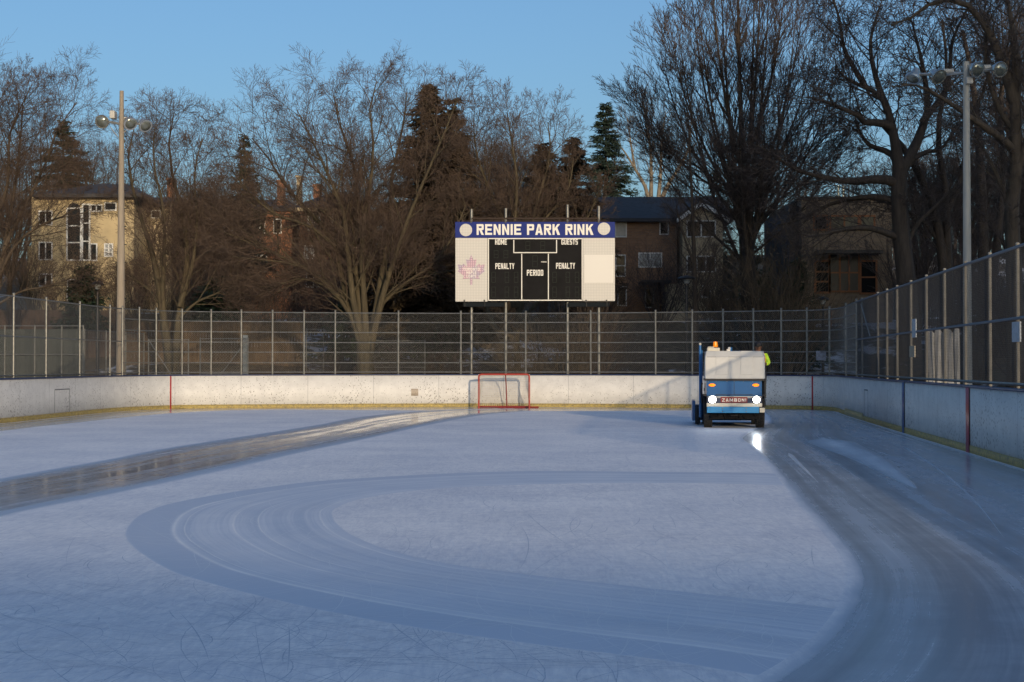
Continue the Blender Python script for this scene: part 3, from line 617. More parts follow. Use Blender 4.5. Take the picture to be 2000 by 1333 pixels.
def light_pole(base, zt, r0, r1, lamps, arms, label, m, boxes, cap, steps=False):
    e = empty('light_pole', base, label, 'light pole', 'floodlight poles beside the rink')
    b = MB(); b.tube([(0, 0, -.3), (0, 0, zt * .5), (0, 0, zt)], [r0, (r0 + r1) / 2, r1], 16); b.build('pole', m, e, smooth=True)
    for i, q in enumerate(arms): b = MB(); b.tube(q, .045 if i == 0 else .02, 6); b.build('arm', alu, e)
    for q in boxes: b = MB(); b.box(*q); b.build('ballast_box', mat('ballast_grey', (.45, .44, .41), .5), e, bevel=.02)
    for c, aim in lamps: floodlight(e, c, aim, cap)
    if steps:
        b = MB()
        for i in range(14): zz = 2.6 + i * .62; b.tube([(r0 * .6, 0, zz), (r0 * .95 + .02, -.02, zz)], .018, 5)
        b.build('climbing_steps', dark, e)
    return e
LD = 52.; q0 = P(235, 740, LD); mp_ = LD / F
def lp(px, py, D, base): q = P(px, py, D); return (q.x - base[0], 0, q.z)
bs = (P(235.5, 740, LD).x, LD, 0)
top = P(230, 178, LD).z
L_ = lambda px, py: lp(px, py, LD, bs)
l1 = L_(201, 239); l2 = L_(256, 243); l3 = L_(285.5, 247); ax = L_(231, 241)
le = light_pole(bs, top, .175, .07, [((l1[0], -.1, l1[2]), (-.05, -.9, -.35)), ((l2[0], -.1, l2[2]), (.45, -.7, -.55)), ((l3[0], -.1, l3[2]), (.55, -.6, -.6))],
           [[(l1[0], .12, l1[2] + .05), (ax[0], .12, ax[2]), (l3[0], .12, l3[2] + .1)], [L_(216, 249), L_(230, 268)], [L_(246, 255), L_(232, 270)]],
           'concrete floodlight pole with three round lamps behind the left boards', concrete,
           [(L_(216, 0)[0], L_(226, 0)[0], -.1, .25, L_(0, 232)[2], L_(0, 217)[2]), (L_(239, 0)[0], L_(256, 0)[0], .1, .3, L_(0, 234)[2], L_(0, 228)[2]), (L_(270, 0)[0], L_(283, 0)[0], .1, .3, L_(0, 238)[2], L_(0, 234)[2])], .23, True)
RD = 43.; bs = (P(1890, 740, RD).x, RD, 0); top = P(1892, 121, RD).z
L_ = lambda px, py: lp(px, py, RD, bs)
q1, q2, q3, q4 = L_(1781, 155), L_(1831, 152), L_(1905, 141), L_(1949, 139)
light_pole(bs, top, .135, .085, [((q1[0], -.1, q1[2]), (-.45, -.35, -.9)), ((q2[0], -.15, q2[2]), (.35, -.75, -.6)), ((q3[0] - .05, -.35, q3[2]), (.3, -.85, -.45)), ((q4[0], -.2, q4[2]), (.3, -.85, -.3))],
           [[(q1[0], .1, q1[2] + .15), (q2[0], .1, q2[2] + .12), (0, .1, L_(0, 142)[2]), (q4[0] + .2, .1, L_(0, 132)[2])], [L_(1845, 148), L_(1888, 143)]],
           'pale painted steel floodlight pole with four lamps behind the right fence', polepaint,
           [(L_(1843, 0)[0], L_(1864, 0)[0], .05, .3, L_(0, 141)[2], L_(0, 134)[2]), (L_(1917, 0)[0], L_(1936, 0)[0], .05, .3, L_(0, 134)[2], L_(0, 126)[2]), (L_(1883, 0)[0], L_(1896, 0)[0], -.2, -.1, L_(0, 166)[2], L_(0, 152)[2])], .22)

# ------------------------------------------------------------------ park lanterns
def lantern(px, ptop, D, label, rdisc=.42):
    q = P(px, ptop, D); g_ = terr(q.x, D) - .1; e = empty('park_lantern', (q.x, D, g_), label, 'lamp post', 'dark park lanterns beyond the rink')
    h = q.z - g_; b = MB(); b.tube([(0, 0, 0), (0, 0, h - .4)], [.07, .055], 10); b.build('pole', dark, e, smooth=True)
    b = MB(); b.lathe([(rdisc, h - .08), (rdisc * .8, h - .02), (.06, h + .06)], (0, 0, 0), (0, 0, 1), 20); b.build('lamp_shade', dark, e, smooth=True)
    b = MB()
    for s in (-1, 1): b.tube([(0, 0, h - .45), (s * rdisc * .7, 0, h - .06)], .018, 6)
    b.build('bracket', dark, e); b = MB(); b.lathe([(.1, h - .3), (.14, h - .12), (.1, h - .08)], (0, 0, 0), (0, 0, 1), 12); b.build('lamp_glass', glasspale, e, smooth=True)
lantern(1341, 541, 66, 'black park lantern with flat disc top in front of the brown brick house')
lantern(191, 552, 64, 'thin black park lantern standing left of the concrete floodlight pole', .25)
lantern(1607, 582, 68, 'low black park lantern in front of the tan modern house', .3)

# ------------------------------------------------------------------ ice resurfacer
ZD = 37.6; zx = P(1437, 800, ZD).x
Z = empty('ice_resurfacer', (zx, ZD, 0), 'white and blue ice resurfacing machine with lit headlights driving on the rink', 'ice resurfacer', rz=R(-6.2))
zb_ = mat('machine_blue', (.012, .12, .33), .3, noise=.12, nscale=3, coat=.3); zl = mat('bumper_light_blue', (.02, .25, .55), .35, noise=.1, nscale=6)
zw = mat('machine_white', (.60, .60, .575), .35, noise=.08, nscale=4, coat=.2); zc = mat('cream_strip', (.58, .55, .46), .4)
zgrey = mat('grey_trim', (.16, .17, .19), .5); zx_ = lambda p: (p - 1437) / 78.8; zz_ = lambda p: 1.6 - (p - 711) / 78.8
rub = mat('tyre_rubber', (.02, .02, .021), .8, bump=.5, bscale=60); rim = mat('rim_grey', (.3, .3, .3), .5, .4)
# dump tank
x0, x1, z0, z1 = zx_(1377.5), zx_(1494), zz_(740.6), zz_(686)
b = MB(); pr = [(0, z0), (0, zz_(697)), (.14, z1), (2.0, z1), (2.05, z0 + .1), (1.95, z0)]
n = len(pr)
for xx, ins in ((x0, 0), (x1, 0)):
    for (y, z) in pr: b.v.append((xx + (.03 if xx < 0 else -.03) * (z > zz_(697) + .01), y, z))
b.f = [tuple(range(n))[::-1], tuple(range(n, 2 * n))] + [(i, (i + 1) % n, n + (i + 1) % n, n + i) for i in range(n)]
tank = b.build('snow_tank', zw, Z, bevel=.02)
for a_, c_ in ((1398.6, 1422.8), (1446.5, 1470.5)):
    b = MB(); t = .012
    xa, xb, za, zb2 = zx_(a_), zx_(c_), zz_(732.5), zz_(698)
    b.box(xa, xb, -.014, .002, za, zb2); b.build('tank_rib', zw, tank, bevel=.012)
    b = MB(); b.v = [(xa, -.012, zb2), (xb, -.012, zb2), (xb - .01, .125, z1 + .004), (xa + .01, .125, z1 + .004), (xa, .02, zb2), (xb, .02, zb2), (xb - .01, .16, z1 - .02), (xa + .01, .16, z1 - .02)]
    b.f = [(0, 1, 2, 3), (4, 5, 6, 7), (0, 1, 5, 4), (1, 2, 6, 5), (2, 3, 7, 6), (3, 0, 4, 7)]; b.build('tank_rib', zw, tank)
b = MB(); b.box(x0 + .05, x1 - .05, -.004, .002, zz_(697) - .012, zz_(697) + .0); b.build('tank_crease', zgrey, tank)
b = MB(); b.box(x0 - .01, x1 + .01, .0, 1.9, z0 - .045, z0 - .004); b.build('tank_hinge', dark, Z)  # solid dark bar fills the slot under the tank
# blue body and chassis
b = MB(); b.box(zx_(1380.5), zx_(1488), .03, 3.2, zz_(774), z0 - .045); b.box(zx_(1380.5) + .02, zx_(1488) - .02, .3, 3.3, .42, zz_(774)); b.build('body', zb_, Z, bevel=.015)
b = MB(); b.box(zx_(1388), zx_(1482), .15, 3.0, .22, .42)
b.tube([(-.55, .35, .38), (.5, .35, .38)], .06, 8); b.tube([(-.15, .3, .30), (.15, .32, .27)], .09, 8)
for i in range(9): xx = rng.uniform(-.45, .5); b.tube([(xx, .1, .36), (xx + rng.uniform(-.1, .1), .12, rng.uniform(.2, .3))], .014, 5)
b.build('chassis', mat('grimy_black', (.010, .010, .011), .85, spec=.15), Z)  # underside in one even matte near-black
b = MB(); b.box(zx_(1381), zx_(1488), -.015, .05, zz_(788), zz_(774)); b.build('grille', mat('grille_dark', (.02, .035, .08), .5), Z)
b = MB()
for zz in (775, 777.2): b.box(zx_(1383), zx_(1486), -.024, -.014, zz_(zz + .6), zz_(zz - .6))
b.build('grille_trim', zw, Z)
b = MB(); b.box(zx_(1407.5), zx_(1459.5), -.034, -.014, zz_(787), zz_(776)); pl_ = b.build('name_plate', mat('plate_red', (.23, .018, .02), .4), Z, bevel=.004)
letters('lettering', 'ZAMBONI', zx_(1410.5), zx_(1457), zz_(785), zz_(778.6), -.0342, wht, pl_, .24, .2, .42)
b = MB(); b.box(zx_(1380.5), zx_(1488), -.03, .05, zz_(795), zz_(788)); b.build('cream_strip', zc, Z, bevel=.006)
b = MB(); b.box(zx_(1381), zx_(1482), -.07, .02, zz_(807), zz_(795.2)); bp_ = b.build('bumper', zl, Z, bevel=.01)
b = MB()
for px in (1411, 1457):
    for py in (798, 804.5): b.ellipsoid((zx_(px), -.072, zz_(py)), (.016, .01, .016), 8, 6)
b.build('bumper_bolts', galv, bp_)
b = MB(); b.box(zx_(1483), zx_(1493), -.075, -.05, zz_(806), zz_(797)); b.build('number_plate', zc, Z, bevel=.004)
for px in (1391.3, 1476):
    b = MB(); b.ellipsoid((zx_(px), .02, zz_(752.7)), (.083, .03, .038), 16, 8); b.build('marker_light', mat('amber_lens', (.9, .25, .01), .3, emis=(1, .22, .0), estr=1.1), Z, smooth=True)
for px in (1392, 1477):
    b = MB(); b.lathe([(.105, .02), (.108, -.035), (.095, -.04)], (zx_(px), 0, zz_(781)), (0, 1, 0), 20); h = b.build('headlight', rim, Z, smooth=True)
    b = MB(); b.lathe([(.09, -.036), (.07, -.055), (.02, -.062)], (zx_(px), 0, zz_(781)), (0, 1, 0), 20); b.build('lens', mat('headlight_lens', (1, 1, 1), .2, emis=(.85, .93, 1), estr=24), h, smooth=True)
    ld = bpy.data.lights.new('headlight_beam', 'SPOT'); lo = bpy.data.objects.new('headlight_beam', ld); COL.objects.link(lo); lo.parent = h
    lo.location = (zx_(px), -.09, zz_(781)); lo.rotation_euler = (R(80), 0, R(0)); ld.energy = 9; ld.spot_size = R(70); ld.spot_blend = .8; ld.shadow_soft_size = .06; ld.color = (.85, .93, 1)
    lo.rotation_euler = (Vector((0, -1, -.12))).to_track_quat('-Z', 'Y').to_euler()
# wheels with studded tread
def wheel(x, y, r, w):
    b = MB(); b.lathe([(r * .55, -w / 2), (r * .93, -w / 2), (r, -w / 2 + .03), (r, w / 2 - .03), (r * .93, w / 2), (r * .55, w / 2)], (x, y, r), (1, 0, 0), 30)
    t_ = b.build('tyre', rub, wroot, smooth=True)
    b = MB()
    for i in range(34):
        a = i * 2 * math.pi / 34
        for j, xx in enumerate((-.38, -.12, .14, .38)):
            aa = a + (j % 2) * .09; c = (x + xx * w, y + math.cos(aa) * (r + .004), r + math.sin(aa) * (r + .004)); s = .018
            n0 = len(b.v); ct, st = math.cos(aa), math.sin(aa)
            for dx in (-w * .09, w * .09):
                for dr in (-.008, .009):
                    for dt in (-s, s): b.v.append((c[0] + dx, c[1] + ct * dr - st * dt, c[2] + st * dr + ct * dt))
            b.f += [tuple(n0 + i_ for i_ in q) for q in ((0, 1, 3, 2), (4, 6, 7, 5), (0, 4, 5, 1), (2, 3, 7, 6), (0, 2, 6, 4), (1, 5, 7, 3))]
    b.build('tread_blocks', rub, wroot)
    b = MB(); b.lathe([(r * .56, -w * .3), (r * .5, -w * .42), (.06, -w * .36), (.06, w * .36), (r * .5, w * .42), (r * .56, w * .3)], (x, y, r), (1, 0, 0), 20); b.build('rim', rim, wroot, smooth=True)
for (x, y) in ((zx_(1384), .62), (zx_(1486), .62), (zx_(1384), 2.75), (zx_(1486), 2.75)):
    wroot = empty('wheel', (0, 0, 0)); wroot.parent = Z; wheel(x, y, .39, .21)
# side pipe, conditioner, brushes
b = MB(); b.tube([(zx_(1369) , .75, .25), (zx_(1369), .75, 2.07)], .034, 10); b.tube([(zx_(1372), .9, .3), (zx_(1372.5), .9, 1.95)], .02, 8); o = b.build('lift_post', zb_, Z, smooth=True)
b = MB(); b.ellipsoid((zx_(1369), .75, 2.10), (.035, .035, .035), 10, 8); b.build('cap', zc, o, smooth=True)
b = MB(); b.box(zx_(1354), zx_(1361), 2.2, 3.9, .1, .62); b.box(zx_(1361), zx_(1502), 3.1, 3.95, .08, .5); b.box(zx_(1496), zx_(1503), 2.9, 3.9, .06, .46); b.build('conditioner', zb_, Z, bevel=.02)
b = MB(); b.tube([(zx_(1366), 1.9, .42), (zx_(1366), 3.3, .42)], .05, 8); b.lathe([(.24, -.05), (.26, 0), (.24, .08)], (zx_(1364), 2.0, .27), (1, 0, 0), 16); b.build('side_brush', rub, Z); b = MB(); b.lathe([(.2, -.05), (.22, .06)], (zx_(1500), 2.9, .27), (1, 0, 0), 16); b.build('side_brush', rub, Z)
b = MB()
for (x_, y_) in ((-.40, .5), (.40, .5)): b.tube([(x_, y_, .45), (x_ * 1.05, y_ - .1, .36), (x_ * .7, y_ - .3, .30), (0, .1, .32)], .018, 6)
b.tube([(zx_(1372), .2, 1.12), (zx_(1370), .4, .9), (zx_(1373), .7, .6)], .02, 6); b.tube([(zx_(1491), .15, 1.14), (zx_(1493), .3, .9), (zx_(1490), .6, .62)], .02, 6); b.build('hoses', rub, Z, smooth=True)
b = MB()
for px in (1384, 1399, 1420, 1434, 1452, 1470, 1485): b.ellipsoid((zx_(px), .022, z0 - .065), (.011, .008, .011), 8, 5)
for px in (1382.5, 1486):
    for py in (748, 757, 766): b.ellipsoid((zx_(px), .026, zz_(py)), (.009, .007, .009), 8, 5)
b.build('rivets', galv, Z)
b = MB(); b.box(zx_(1398), zx_(1470), .024, .029, zz_(771.5), zz_(770.6)); b.box(zx_(1433.6), zx_(1434.4), .024, .029, zz_(771), z0 - .08); b.build('panel_seam', dark, Z)
for px in (1377.5, 1490): b = MB(); b.box(zx_(px) - .03, zx_(px) + .05, .05, .5, .80, .84); b.tube([(zx_(px), .05, .82), (zx_(px), .05, 1.12)], .012, 6); b.build('side_bracket', dark, Z)
# things on top
b = MB(); b.box(zx_(1383), zx_(1408), .7, 1.3, z1, z1 + .09); b.box(zx_(1384), zx_(1397), .72, 1.2, z1 + .09, z1 + .12); b.build('hydraulic_box', zc, Z, bevel=.015)
b = MB(); b.lathe([(.058, .11), (.06, .13), (.05, .24), (.03, .25)], (zx_(1399.5), .9, z1), (0, 0, 1), 16); b.build('beacon', mat('beacon_amber', (.75, .22, .01), .25, emis=(1, .25, 0), estr=.35), Z, smooth=True)
b = MB(); b.box(zx_(1413), zx_(1481), 2.0, 2.05, 1.2, z1 + .02); b.tube([(zx_(1431), 1.6, z1), (zx_(1431), 1.6, z1 + .11)], .05, 8); b.build('filler_neck', zb_, Z)
b = MB(); b.box(zx_(1423), zx_(1430), 1.2, 1.35, z1, z1 + .06); b.ellipsoid((zx_(1428), 1.25, z1 + .08), (.04, .04, .035), 8, 6); b.build('hose_cap', zw, Z)
b = MB(); b.box(-.73, .68, 2.1, 3.3, .88, .95); b.build('driver_deck', dark, Z)
b = MB(); b.box(.30, .74, 2.9, 3.3, .95, 1.28); b.box(.30, .74, 3.28, 3.38, 1.28, 1.72); b.build('seat', mat('seat_vinyl', (.02, .02, .02), .5), Z, bevel=.03)
b = MB(); b.tube([(.52, 2.2, .95), (.52, 2.5, 1.55)], .03, 8)
sw = [(.52 + .19 * math.cos(a), 2.5 + .19 * math.sin(a) * .55, 1.58 - .19 * math.sin(a) * .8) for a in np.linspace(0, 2 * math.pi, 21)]; b.tube(sw, .014, 6); b.tube([sw[0], sw[10]], .012, 5); b.build('steering_wheel', dark, Z)
b = MB(); b.box(.735, .765, 2.0, 3.3, .8, 1.30); b.tube([(.75, 1.2, 1.25), (.80, 1.25, .5)], .014, 6); b.box(.705, .75, .1, 1.7, .75, z0 - .05); b.build('side_guard', dark, Z)

# ------------------------------------------------------------------ driver (seated)
import bmesh
def skin(name, verts, edges, radii, m, parent, sub=2, root=0):
    me = bpy.data.meshes.new(name); me.from_pydata(verts, edges, []); o = link(name, me, m, parent)
    bm = bmesh.new(); bm.from_mesh(me); ly = bm.verts.layers.skin.verify(); bm.verts.ensure_lookup_table()
    for i, v in enumerate(bm.verts): v[ly].radius = (radii[i], radii[i]); v[ly].use_root = (i == root)
    bm.to_mesh(me); bm.free()
    s_ = o.modifiers.new('skin', 'SKIN'); s_.use_smooth_shade = True; u = o.modifiers.new('sub', 'SUBSURF'); u.levels = sub; u.render_levels = sub
    return o
PX, PY, PZ = .71, 2.98, 1.34               # pelvis, on the seat, in machine coordinates
Pn = empty('person', Z.matrix_basis @ Vector((PX, PY, 1.32)), rz=R(-6.2)); bpy.context.view_layer.update()
# body in local coordinates, facing -Y, head turned slightly to its right
bv = [(0, 0, .06), (0, -.03, .28), (0, -.07, .50), (0, -.10, .60), (0, -.115, .70), (0, -.13, .80),
      (.19, -.08, .50), (.26, -.25, .30), (.15, -.42, .27), (.11, -.47, .27), (-.19, -.08, .50), (-.26, -.25, .30), (-.15, -.42, .27), (-.11, -.47, .27),
      (.10, 0, .04), (.13, -.40, .05), (.13, -.44, -.33), (.13, -.56, -.36), (-.10, 0, .04), (-.13, -.40, .05), (-.13, -.44, -.33), (-.13, -.56, -.36)]
be = [(0, 1), (1, 2), (2, 3), (3, 4), (4, 5), (2, 6), (6, 7), (7, 8), (8, 9), (2, 10), (10, 11), (11, 12), (12, 13), (0, 14), (14, 15), (15, 16), (16, 17), (0, 18), (18, 19), (19, 20), (20, 21)]
br_ = [.15, .135, .12, .055, .085, .075, .062, .045, .032, .034, .062, .045, .032, .034, .09, .07, .045, .04, .09, .07, .045, .04]
fing = []
for sx_ in (1, -1):
    base_i = 9 if sx_ > 0 else 13
    for k_, (dx, ln) in enumerate(((-.03, .06), (-.01, .07), (.01, .068), (.03, .055))):
        i0 = len(bv); hx = bv[base_i][0]
        bv += [(hx + sx_ * dx * .4, -.50, .285 + dx), (hx - sx_ * .03, -.50 - ln * .4, .285 + dx), (hx - sx_ * .055, -.47, .28 + dx)]
        be += [(base_i, i0), (i0, i0 + 1), (i0 + 1, i0 + 2)]; br_ += [.011, .009, .008]
    i0 = len(bv); bv += [(bv[base_i][0] - sx_ * .02, -.46, .31), (bv[base_i][0] - sx_ * .05, -.475, .32)]; be += [(base_i, i0), (i0, i0 + 1)]; br_ += [.012, .010]
skinm = mat('brown_skin', (.20, .095, .055), .55)
body = skin('person', bv, be, br_, skinm, None, 2)
bpy.data.objects.remove(Pn)
body.location = Z.matrix_basis @ Vector((PX, PY, 1.32)); body.rotation_euler = (0, 0, R(-6.2))
body.name = 'person'; tag(body, 'driver in yellow high visibility jacket and dark cap seated behind the machine', 'person')
jm = mat('hi_vis_yellow', (.55, .85, .04), .7, noise=.2, nscale=20); 
jk = skin('jacket', [bv[0], bv[1], bv[2], (0, -.09, .57), bv[6], bv[7], (.18, -.38, .275), bv[10], bv[11], (-.18, -.38, .275)], [(0, 1), (1, 2), (2, 3), (2, 4), (4, 5), (5, 6), (2, 7), (7, 8), (8, 9)], [.17, .155, .145, .085, .085, .066, .05, .085, .066, .05], jm, body, 2)
b = MB(); b.tube([(.12, -.18, .6), (.17, -.22, .42), (.15, -.20, .2)], .02, 6); b.tube([(-.12, -.18, .6), (-.17, -.22, .42), (-.15, -.20, .2)], .02, 6); b.build('reflective_stripe', mat('orange_stripe', (.8, .25, .1), .4), jk)
skin('trousers', [bv[0], bv[14], bv[15], bv[16], bv[18], bv[19], bv[20]], [(0, 1), (1, 2), (2, 3), (0, 4), (4, 5), (5, 6)], [.155, .105, .085, .06, .105, .085, .06], mat('dark_trousers', (.02, .022, .03), .8), body, 2)
for s_ in (1, -1): b = MB(); b.ellipsoid((s_ * .13, -.52, -.36), (.055, .14, .055), 12, 8); b.build('boot', rub, body, smooth=True)
b = MB(); b.ellipsoid((0, -.115, .80), (.10, .115, .085), 16, 10); b.tube([(-.0, -.20, .79), (0, -.29, .775)], [.07, .05], 8); b.build('cap', mat('dark_cap', (.012, .012, .016), .8), body, smooth=True)
b = MB(); b.ellipsoid((0, -.217, .715), (.014, .02, .026), 8, 6); b.ellipsoid((.087, -.12, .72), (.012, .02, .03), 8, 6); b.ellipsoid((-.087, -.12, .72), (.012, .02, .03), 8, 6); b.build('nose_and_ears', skinm, body, smooth=True)
b = MB(); b.ellipsoid((.032, -.197, .742), (.013, .01, .008), 8, 6); b.ellipsoid((-.032, -.197, .742), (.013, .01, .008), 8, 6); b.build('eyes', mat('eye_dark', (.05, .04, .035), .2), body)
b = MB(); b.ellipsoid((0, -.193, .672), (.026, .012, .007), 8, 6); b.build('mouth', mat('lip', (.14, .05, .04), .5), body)

# ------------------------------------------------------------------ houses
def house(name, label, px0, px1, pyt, D, depth, zbase, m, cat='house'):
    a = P(px0, pyt, D); c = P(px1, pyt, D)
    e = empty(name, ((a.x + c.x) / 2, D, zbase), label, cat); e['_D'] = D
    b = MB(); b.box(a.x - e.location.x, c.x - e.location.x, 0, depth, -1.5, a.z - zbase); b.build('wall', m, e); return e
def rel(e, px, py, D=None):
    D = D or e['_D']; q = P(px, py, D); return q.x - e.location.x, q.z - e.location.z
def window(e, x0, y0, x1, y1, nx_=1, ny_=1, glass=glassdark, fr=None, fw=.07, yoff=0, D=None, name='window'):
    a = rel(e, x0, y0, D); c = rel(e, x1, y1, D); yy = (D - e['_D'] if D else 0) + yoff; b = MB(); X0, X1, Z0, Z1 = a[0], c[0], c[1], a[1]
    b.box(X0 - fw, X0, yy - .05, yy + .02, Z0 - fw, Z1 + fw); b.box(X1, X1 + fw, yy - .05, yy + .02, Z0 - fw, Z1 + fw)
    b.box(X0, X1, yy - .05, yy + .02, Z1, Z1 + fw); b.box(X0, X1, yy - .07, yy + .02, Z0 - fw, Z0)
    for i in range(1, nx_): xx = X0 + (X1 - X0) * i / nx_; b.box(xx - fw * .5, xx + fw * .5, yy - .045, yy + .01, Z0, Z1)
    for i in range(1, ny_): zz = Z0 + (Z1 - Z0) * i / ny_; b.box(X0, X1, yy - .042, yy + .01, zz - fw * .4, zz + fw * .4)
    w = b.build(name, fr or white, e); b = MB(); b.box(X0, X1, yy - .015, yy - .003, Z0, Z1); b.build('pane', glass, w); return w
def hip(e, px0, px1, pyb, pyt, depth, over=.4, ridge=.3, m=shingle, D=None, y0=0):
    a = rel(e, px0, pyb, D); c = rel(e, px1, pyb, D); t = rel(e, px0, pyt, D)[1]; X0, X1 = a[0] - over, c[0] + over; Y0, Y1 = y0 - over, y0 + depth + over; z = a[1] + .003
    rx = (X1 - X0) * ridge; b = MB(); b.v = [(X0, Y0, z), (X1, Y0, z), (X1, Y1, z), (X0, Y1, z), (X0 + rx, (Y0 + Y1) / 2, t), (X1 - rx, (Y0 + Y1) / 2, t), (X0, Y0, z - .2), (X1, Y0, z - .2), (X1, Y1, z - .2), (X0, Y1, z - .2)]
    b.f = [(0, 1, 5, 4), (1, 2, 5), (2, 3, 4, 5), (3, 0, 4), (6, 7, 1, 0), (7, 8, 2, 1), (8, 9, 3, 2), (9, 6, 0, 3), (9, 8, 7, 6)]; return b.build('roof', m, e)
def chimney(e, roof, px0, px1, pyt, pyb, y, m):
    a = rel(e, px0, pyt, e['_D'] + y); c = rel(e, px1, pyb, e['_D'] + y); b = MB(); b.box(a[0], c[0], y, y + .9, c[1] - 1, a[1]); b.box(a[0] - .06, c[0] + .06, y - .06, y + .96, a[1] - .15, a[1]); return b.build('chimney', m, roof)
# cream house on the left
h1 = house('cream_house', 'three storey cream stucco house with white windows on the far left', 62, 262, 384, 88, 10, 4.2, stucco)
q = [(47, 262, 384.2, 600)]
b = MB(); a = rel(h1, 47, 480); c = rel(h1, 62, 600); b.box(a[0], c[0], .6, 9, c[1] - 1, a[1]); b.build('side_wing', stucco, h1)
b = MB(); a = rel(h1, 80, 382); c = rel(h1, 262, 385); b.box(a[0], c[0] + .15, -.25, .3, c[1] + .003, a[1] + .1); b.build('cornice', white, h1)
for y0, y1 in ((414, 438.5), (475, 506.5), (537, 558)): window(h1, 78, y0, 100.5, y1, 2, 1)
window(h1, 133, 409, 156.5, 507, 1, 3, fw=.09); window(h1, 163, 401, 173.5, 507, 1, 3, fw=.09)
b = MB(); a = rel(h1, 133, 397); c = rel(h1, 156.5, 408); cx = (a[0] + c[0]) / 2; rr_ = (c[0] - a[0]) / 2
b.prism([(cx + rr_ * math.cos(t), c[1] + .06 + rr_ * .75 * math.sin(t)) for t in np.linspace(0, math.pi, 12)], -.03, .01); b.build('arched_pane', glassdark, h1)
window(h1, 179, 402, 198, 412, 2, 1); window(h1, 206, 398, 226, 410, 1, 1); window(h1, 178, 478, 188, 508, 1, 1); window(h1, 206, 478, 219, 500, 2, 3, glass=glasspale); window(h1, 133, 548, 158, 590, 2, 1)
rf = hip(h1, 90, 262, 381, 340, 10, .6, .35)
# wing to the right of the cream house
h1b = house('cream_annex', 'lower cream wing with white trimmed window, right of the cream house', 262, 335, 403, 92, 8, 4.5, siding)
window(h1b, 297, 413, 312, 425, 1, 1); window(h1b, 268, 404, 284, 430, 2, 1); hip(h1b, 230, 340, 399, 372, 8, .5, .2)
# grey house
h2 = house('grey_house', 'long grey stone house under a dark roof behind the mossy tree', 340, 480, 410, 96, 9, 4.8, stone)
rf = hip(h2, 285, 500, 409, 374, 9, .4, .18); chimney(h2, rf, 326, 336, 348, 380, 3, brick_o)
b = MB(); b.box(rel(h2, 285, 0)[0], rel(h2, 339, 0)[0], .5, 8, -1, rel(h2, 0, 412)[1]); b.build('side_wing', stone, h2)
window(h2, 360, 430, 374, 450); window(h2, 400, 430, 414, 450); window(h2, 440, 430, 452, 450); window(h2, 380, 500, 400, 530, 2, 1); window(h2, 430, 500, 450, 530, 2, 1)
# orange brick house
h3 = house('brick_house', 'orange brick house with tall narrow chimney behind the big bare tree', 480, 572, 408, 98, 9, 4.8, brick_o)
rf = hip(h3, 450, 576, 407, 376, 9, .3, .3, D=None); chimney(h3, rf, 541, 554, 352, 390, -.9 + 2, brick_o)
window(h3, 500, 430, 516, 455, 2, 1); window(h3, 536, 430, 548, 455); window(h3, 500, 500, 520, 530, 2, 1)
h4 = house('brick_house', 'brick house with dark hipped roof and pale cornice left of the rusty spruce', 585, 708, 414, 94, 10, 4.6, brick_r)
rf = hip(h4, 578, 712, 406, 357, 10, .3, .42); chimney(h4, rf, 612, 626, 360, 400, 5, brick_o); chimney(h4, rf, 579, 587, 343, 405, 2, siding)
b = MB(); a = rel(h4, 578, 406.5); c = rel(h4, 712, 414); b.box(a[0], c[0], -.35, .2, c[1], a[1] - .02); b.build('cornice', siding, h4)
window(h4, 603, 420, 624, 449, 1, 2, glass=glasspale); window(h4, 650, 420, 668, 449, 1, 2); window(h4, 596, 482, 612, 505, 1, 1, glass=glasspale); window(h4, 600, 530, 625, 560, 2, 1)
# dark house behind the scoreboard
h5 = house('brick_house', 'shadowed brick house largely hidden behind the scoreboard', 770, 1010, 440, 100, 9, 5, brick_b)
hip(h5, 765, 1015, 439, 402, 9, .3, .25); window(h5, 960, 450, 980, 470); window(h5, 820, 460, 840, 485); window(h5, 780, 520, 800, 550)
# brown brick house, right of the scoreboard
h6 = house('brick_house', 'wide brown brick house with gabled beige wing between scoreboard and lime tree', 1120, 1322, 430, 90, 10, 4.4, brick_b)
a = rel(h6, 1100, 428); c = rel(h6, 1420, 385, 95); b = MB(); X0, X1 = a[0], rel(h6, 1412, 428, 94)[0]
b.v = [(X0, -.5, a[1]), (X1, -.5, a[1]), (X1, 5, c[1]), (X0, 5, c[1]), (X0, 10.5, a[1]), (X1, 10.5, a[1]), (X0, -.5, a[1] - .2), (X1, -.5, a[1] - .2), (X0, 10.5, a[1] - .2), (X1, 10.5, a[1] - .2)]
b.f = [(0, 1, 2, 3), (3, 2, 5, 4), (0, 6, 7, 1), (4, 5, 9, 8), (6, 8, 9, 7), (0, 3, 4, 8, 6), (1, 7, 9, 5, 2)]; b.build('roof', shingle, h6)
WD = 88.6; wa = rel(h6, 1333, 428, WD); wc = rel(h6, 1412, 620, WD); pk = rel(h6, 1369, 405, WD)
b = MB(); b.prism([(wa[0], -1), (wc[0], -1), (wc[0], wa[1]), (pk[0], pk[1]), (wa[0], wa[1])], -1.4, 8); b.build('gabled_wing', siding, h6)
b = MB(); b.prism([(wa[0] - .35, wa[1] - .25), (pk[0], pk[1] + .05), (wc[0] + .35, wa[1] - .25), (wc[0] + .35, wa[1] + .0), (pk[0], pk[1] + .32), (wa[0] - .35, wa[1] + .0)], -1.75, -1.45); b.build('gable_trim', white, h6)
b = MB(); b.prism([(wa[0] - .4, wa[1] + .01), (pk[0], pk[1] + .34), (wc[0] + .4, wa[1] + .01), (wc[0] + .4, wa[1] + .13), (pk[0], pk[1] + .47), (wa[0] - .4, wa[1] + .13)], -1.74, 5); b.build('gable_roof', shingle, h6)
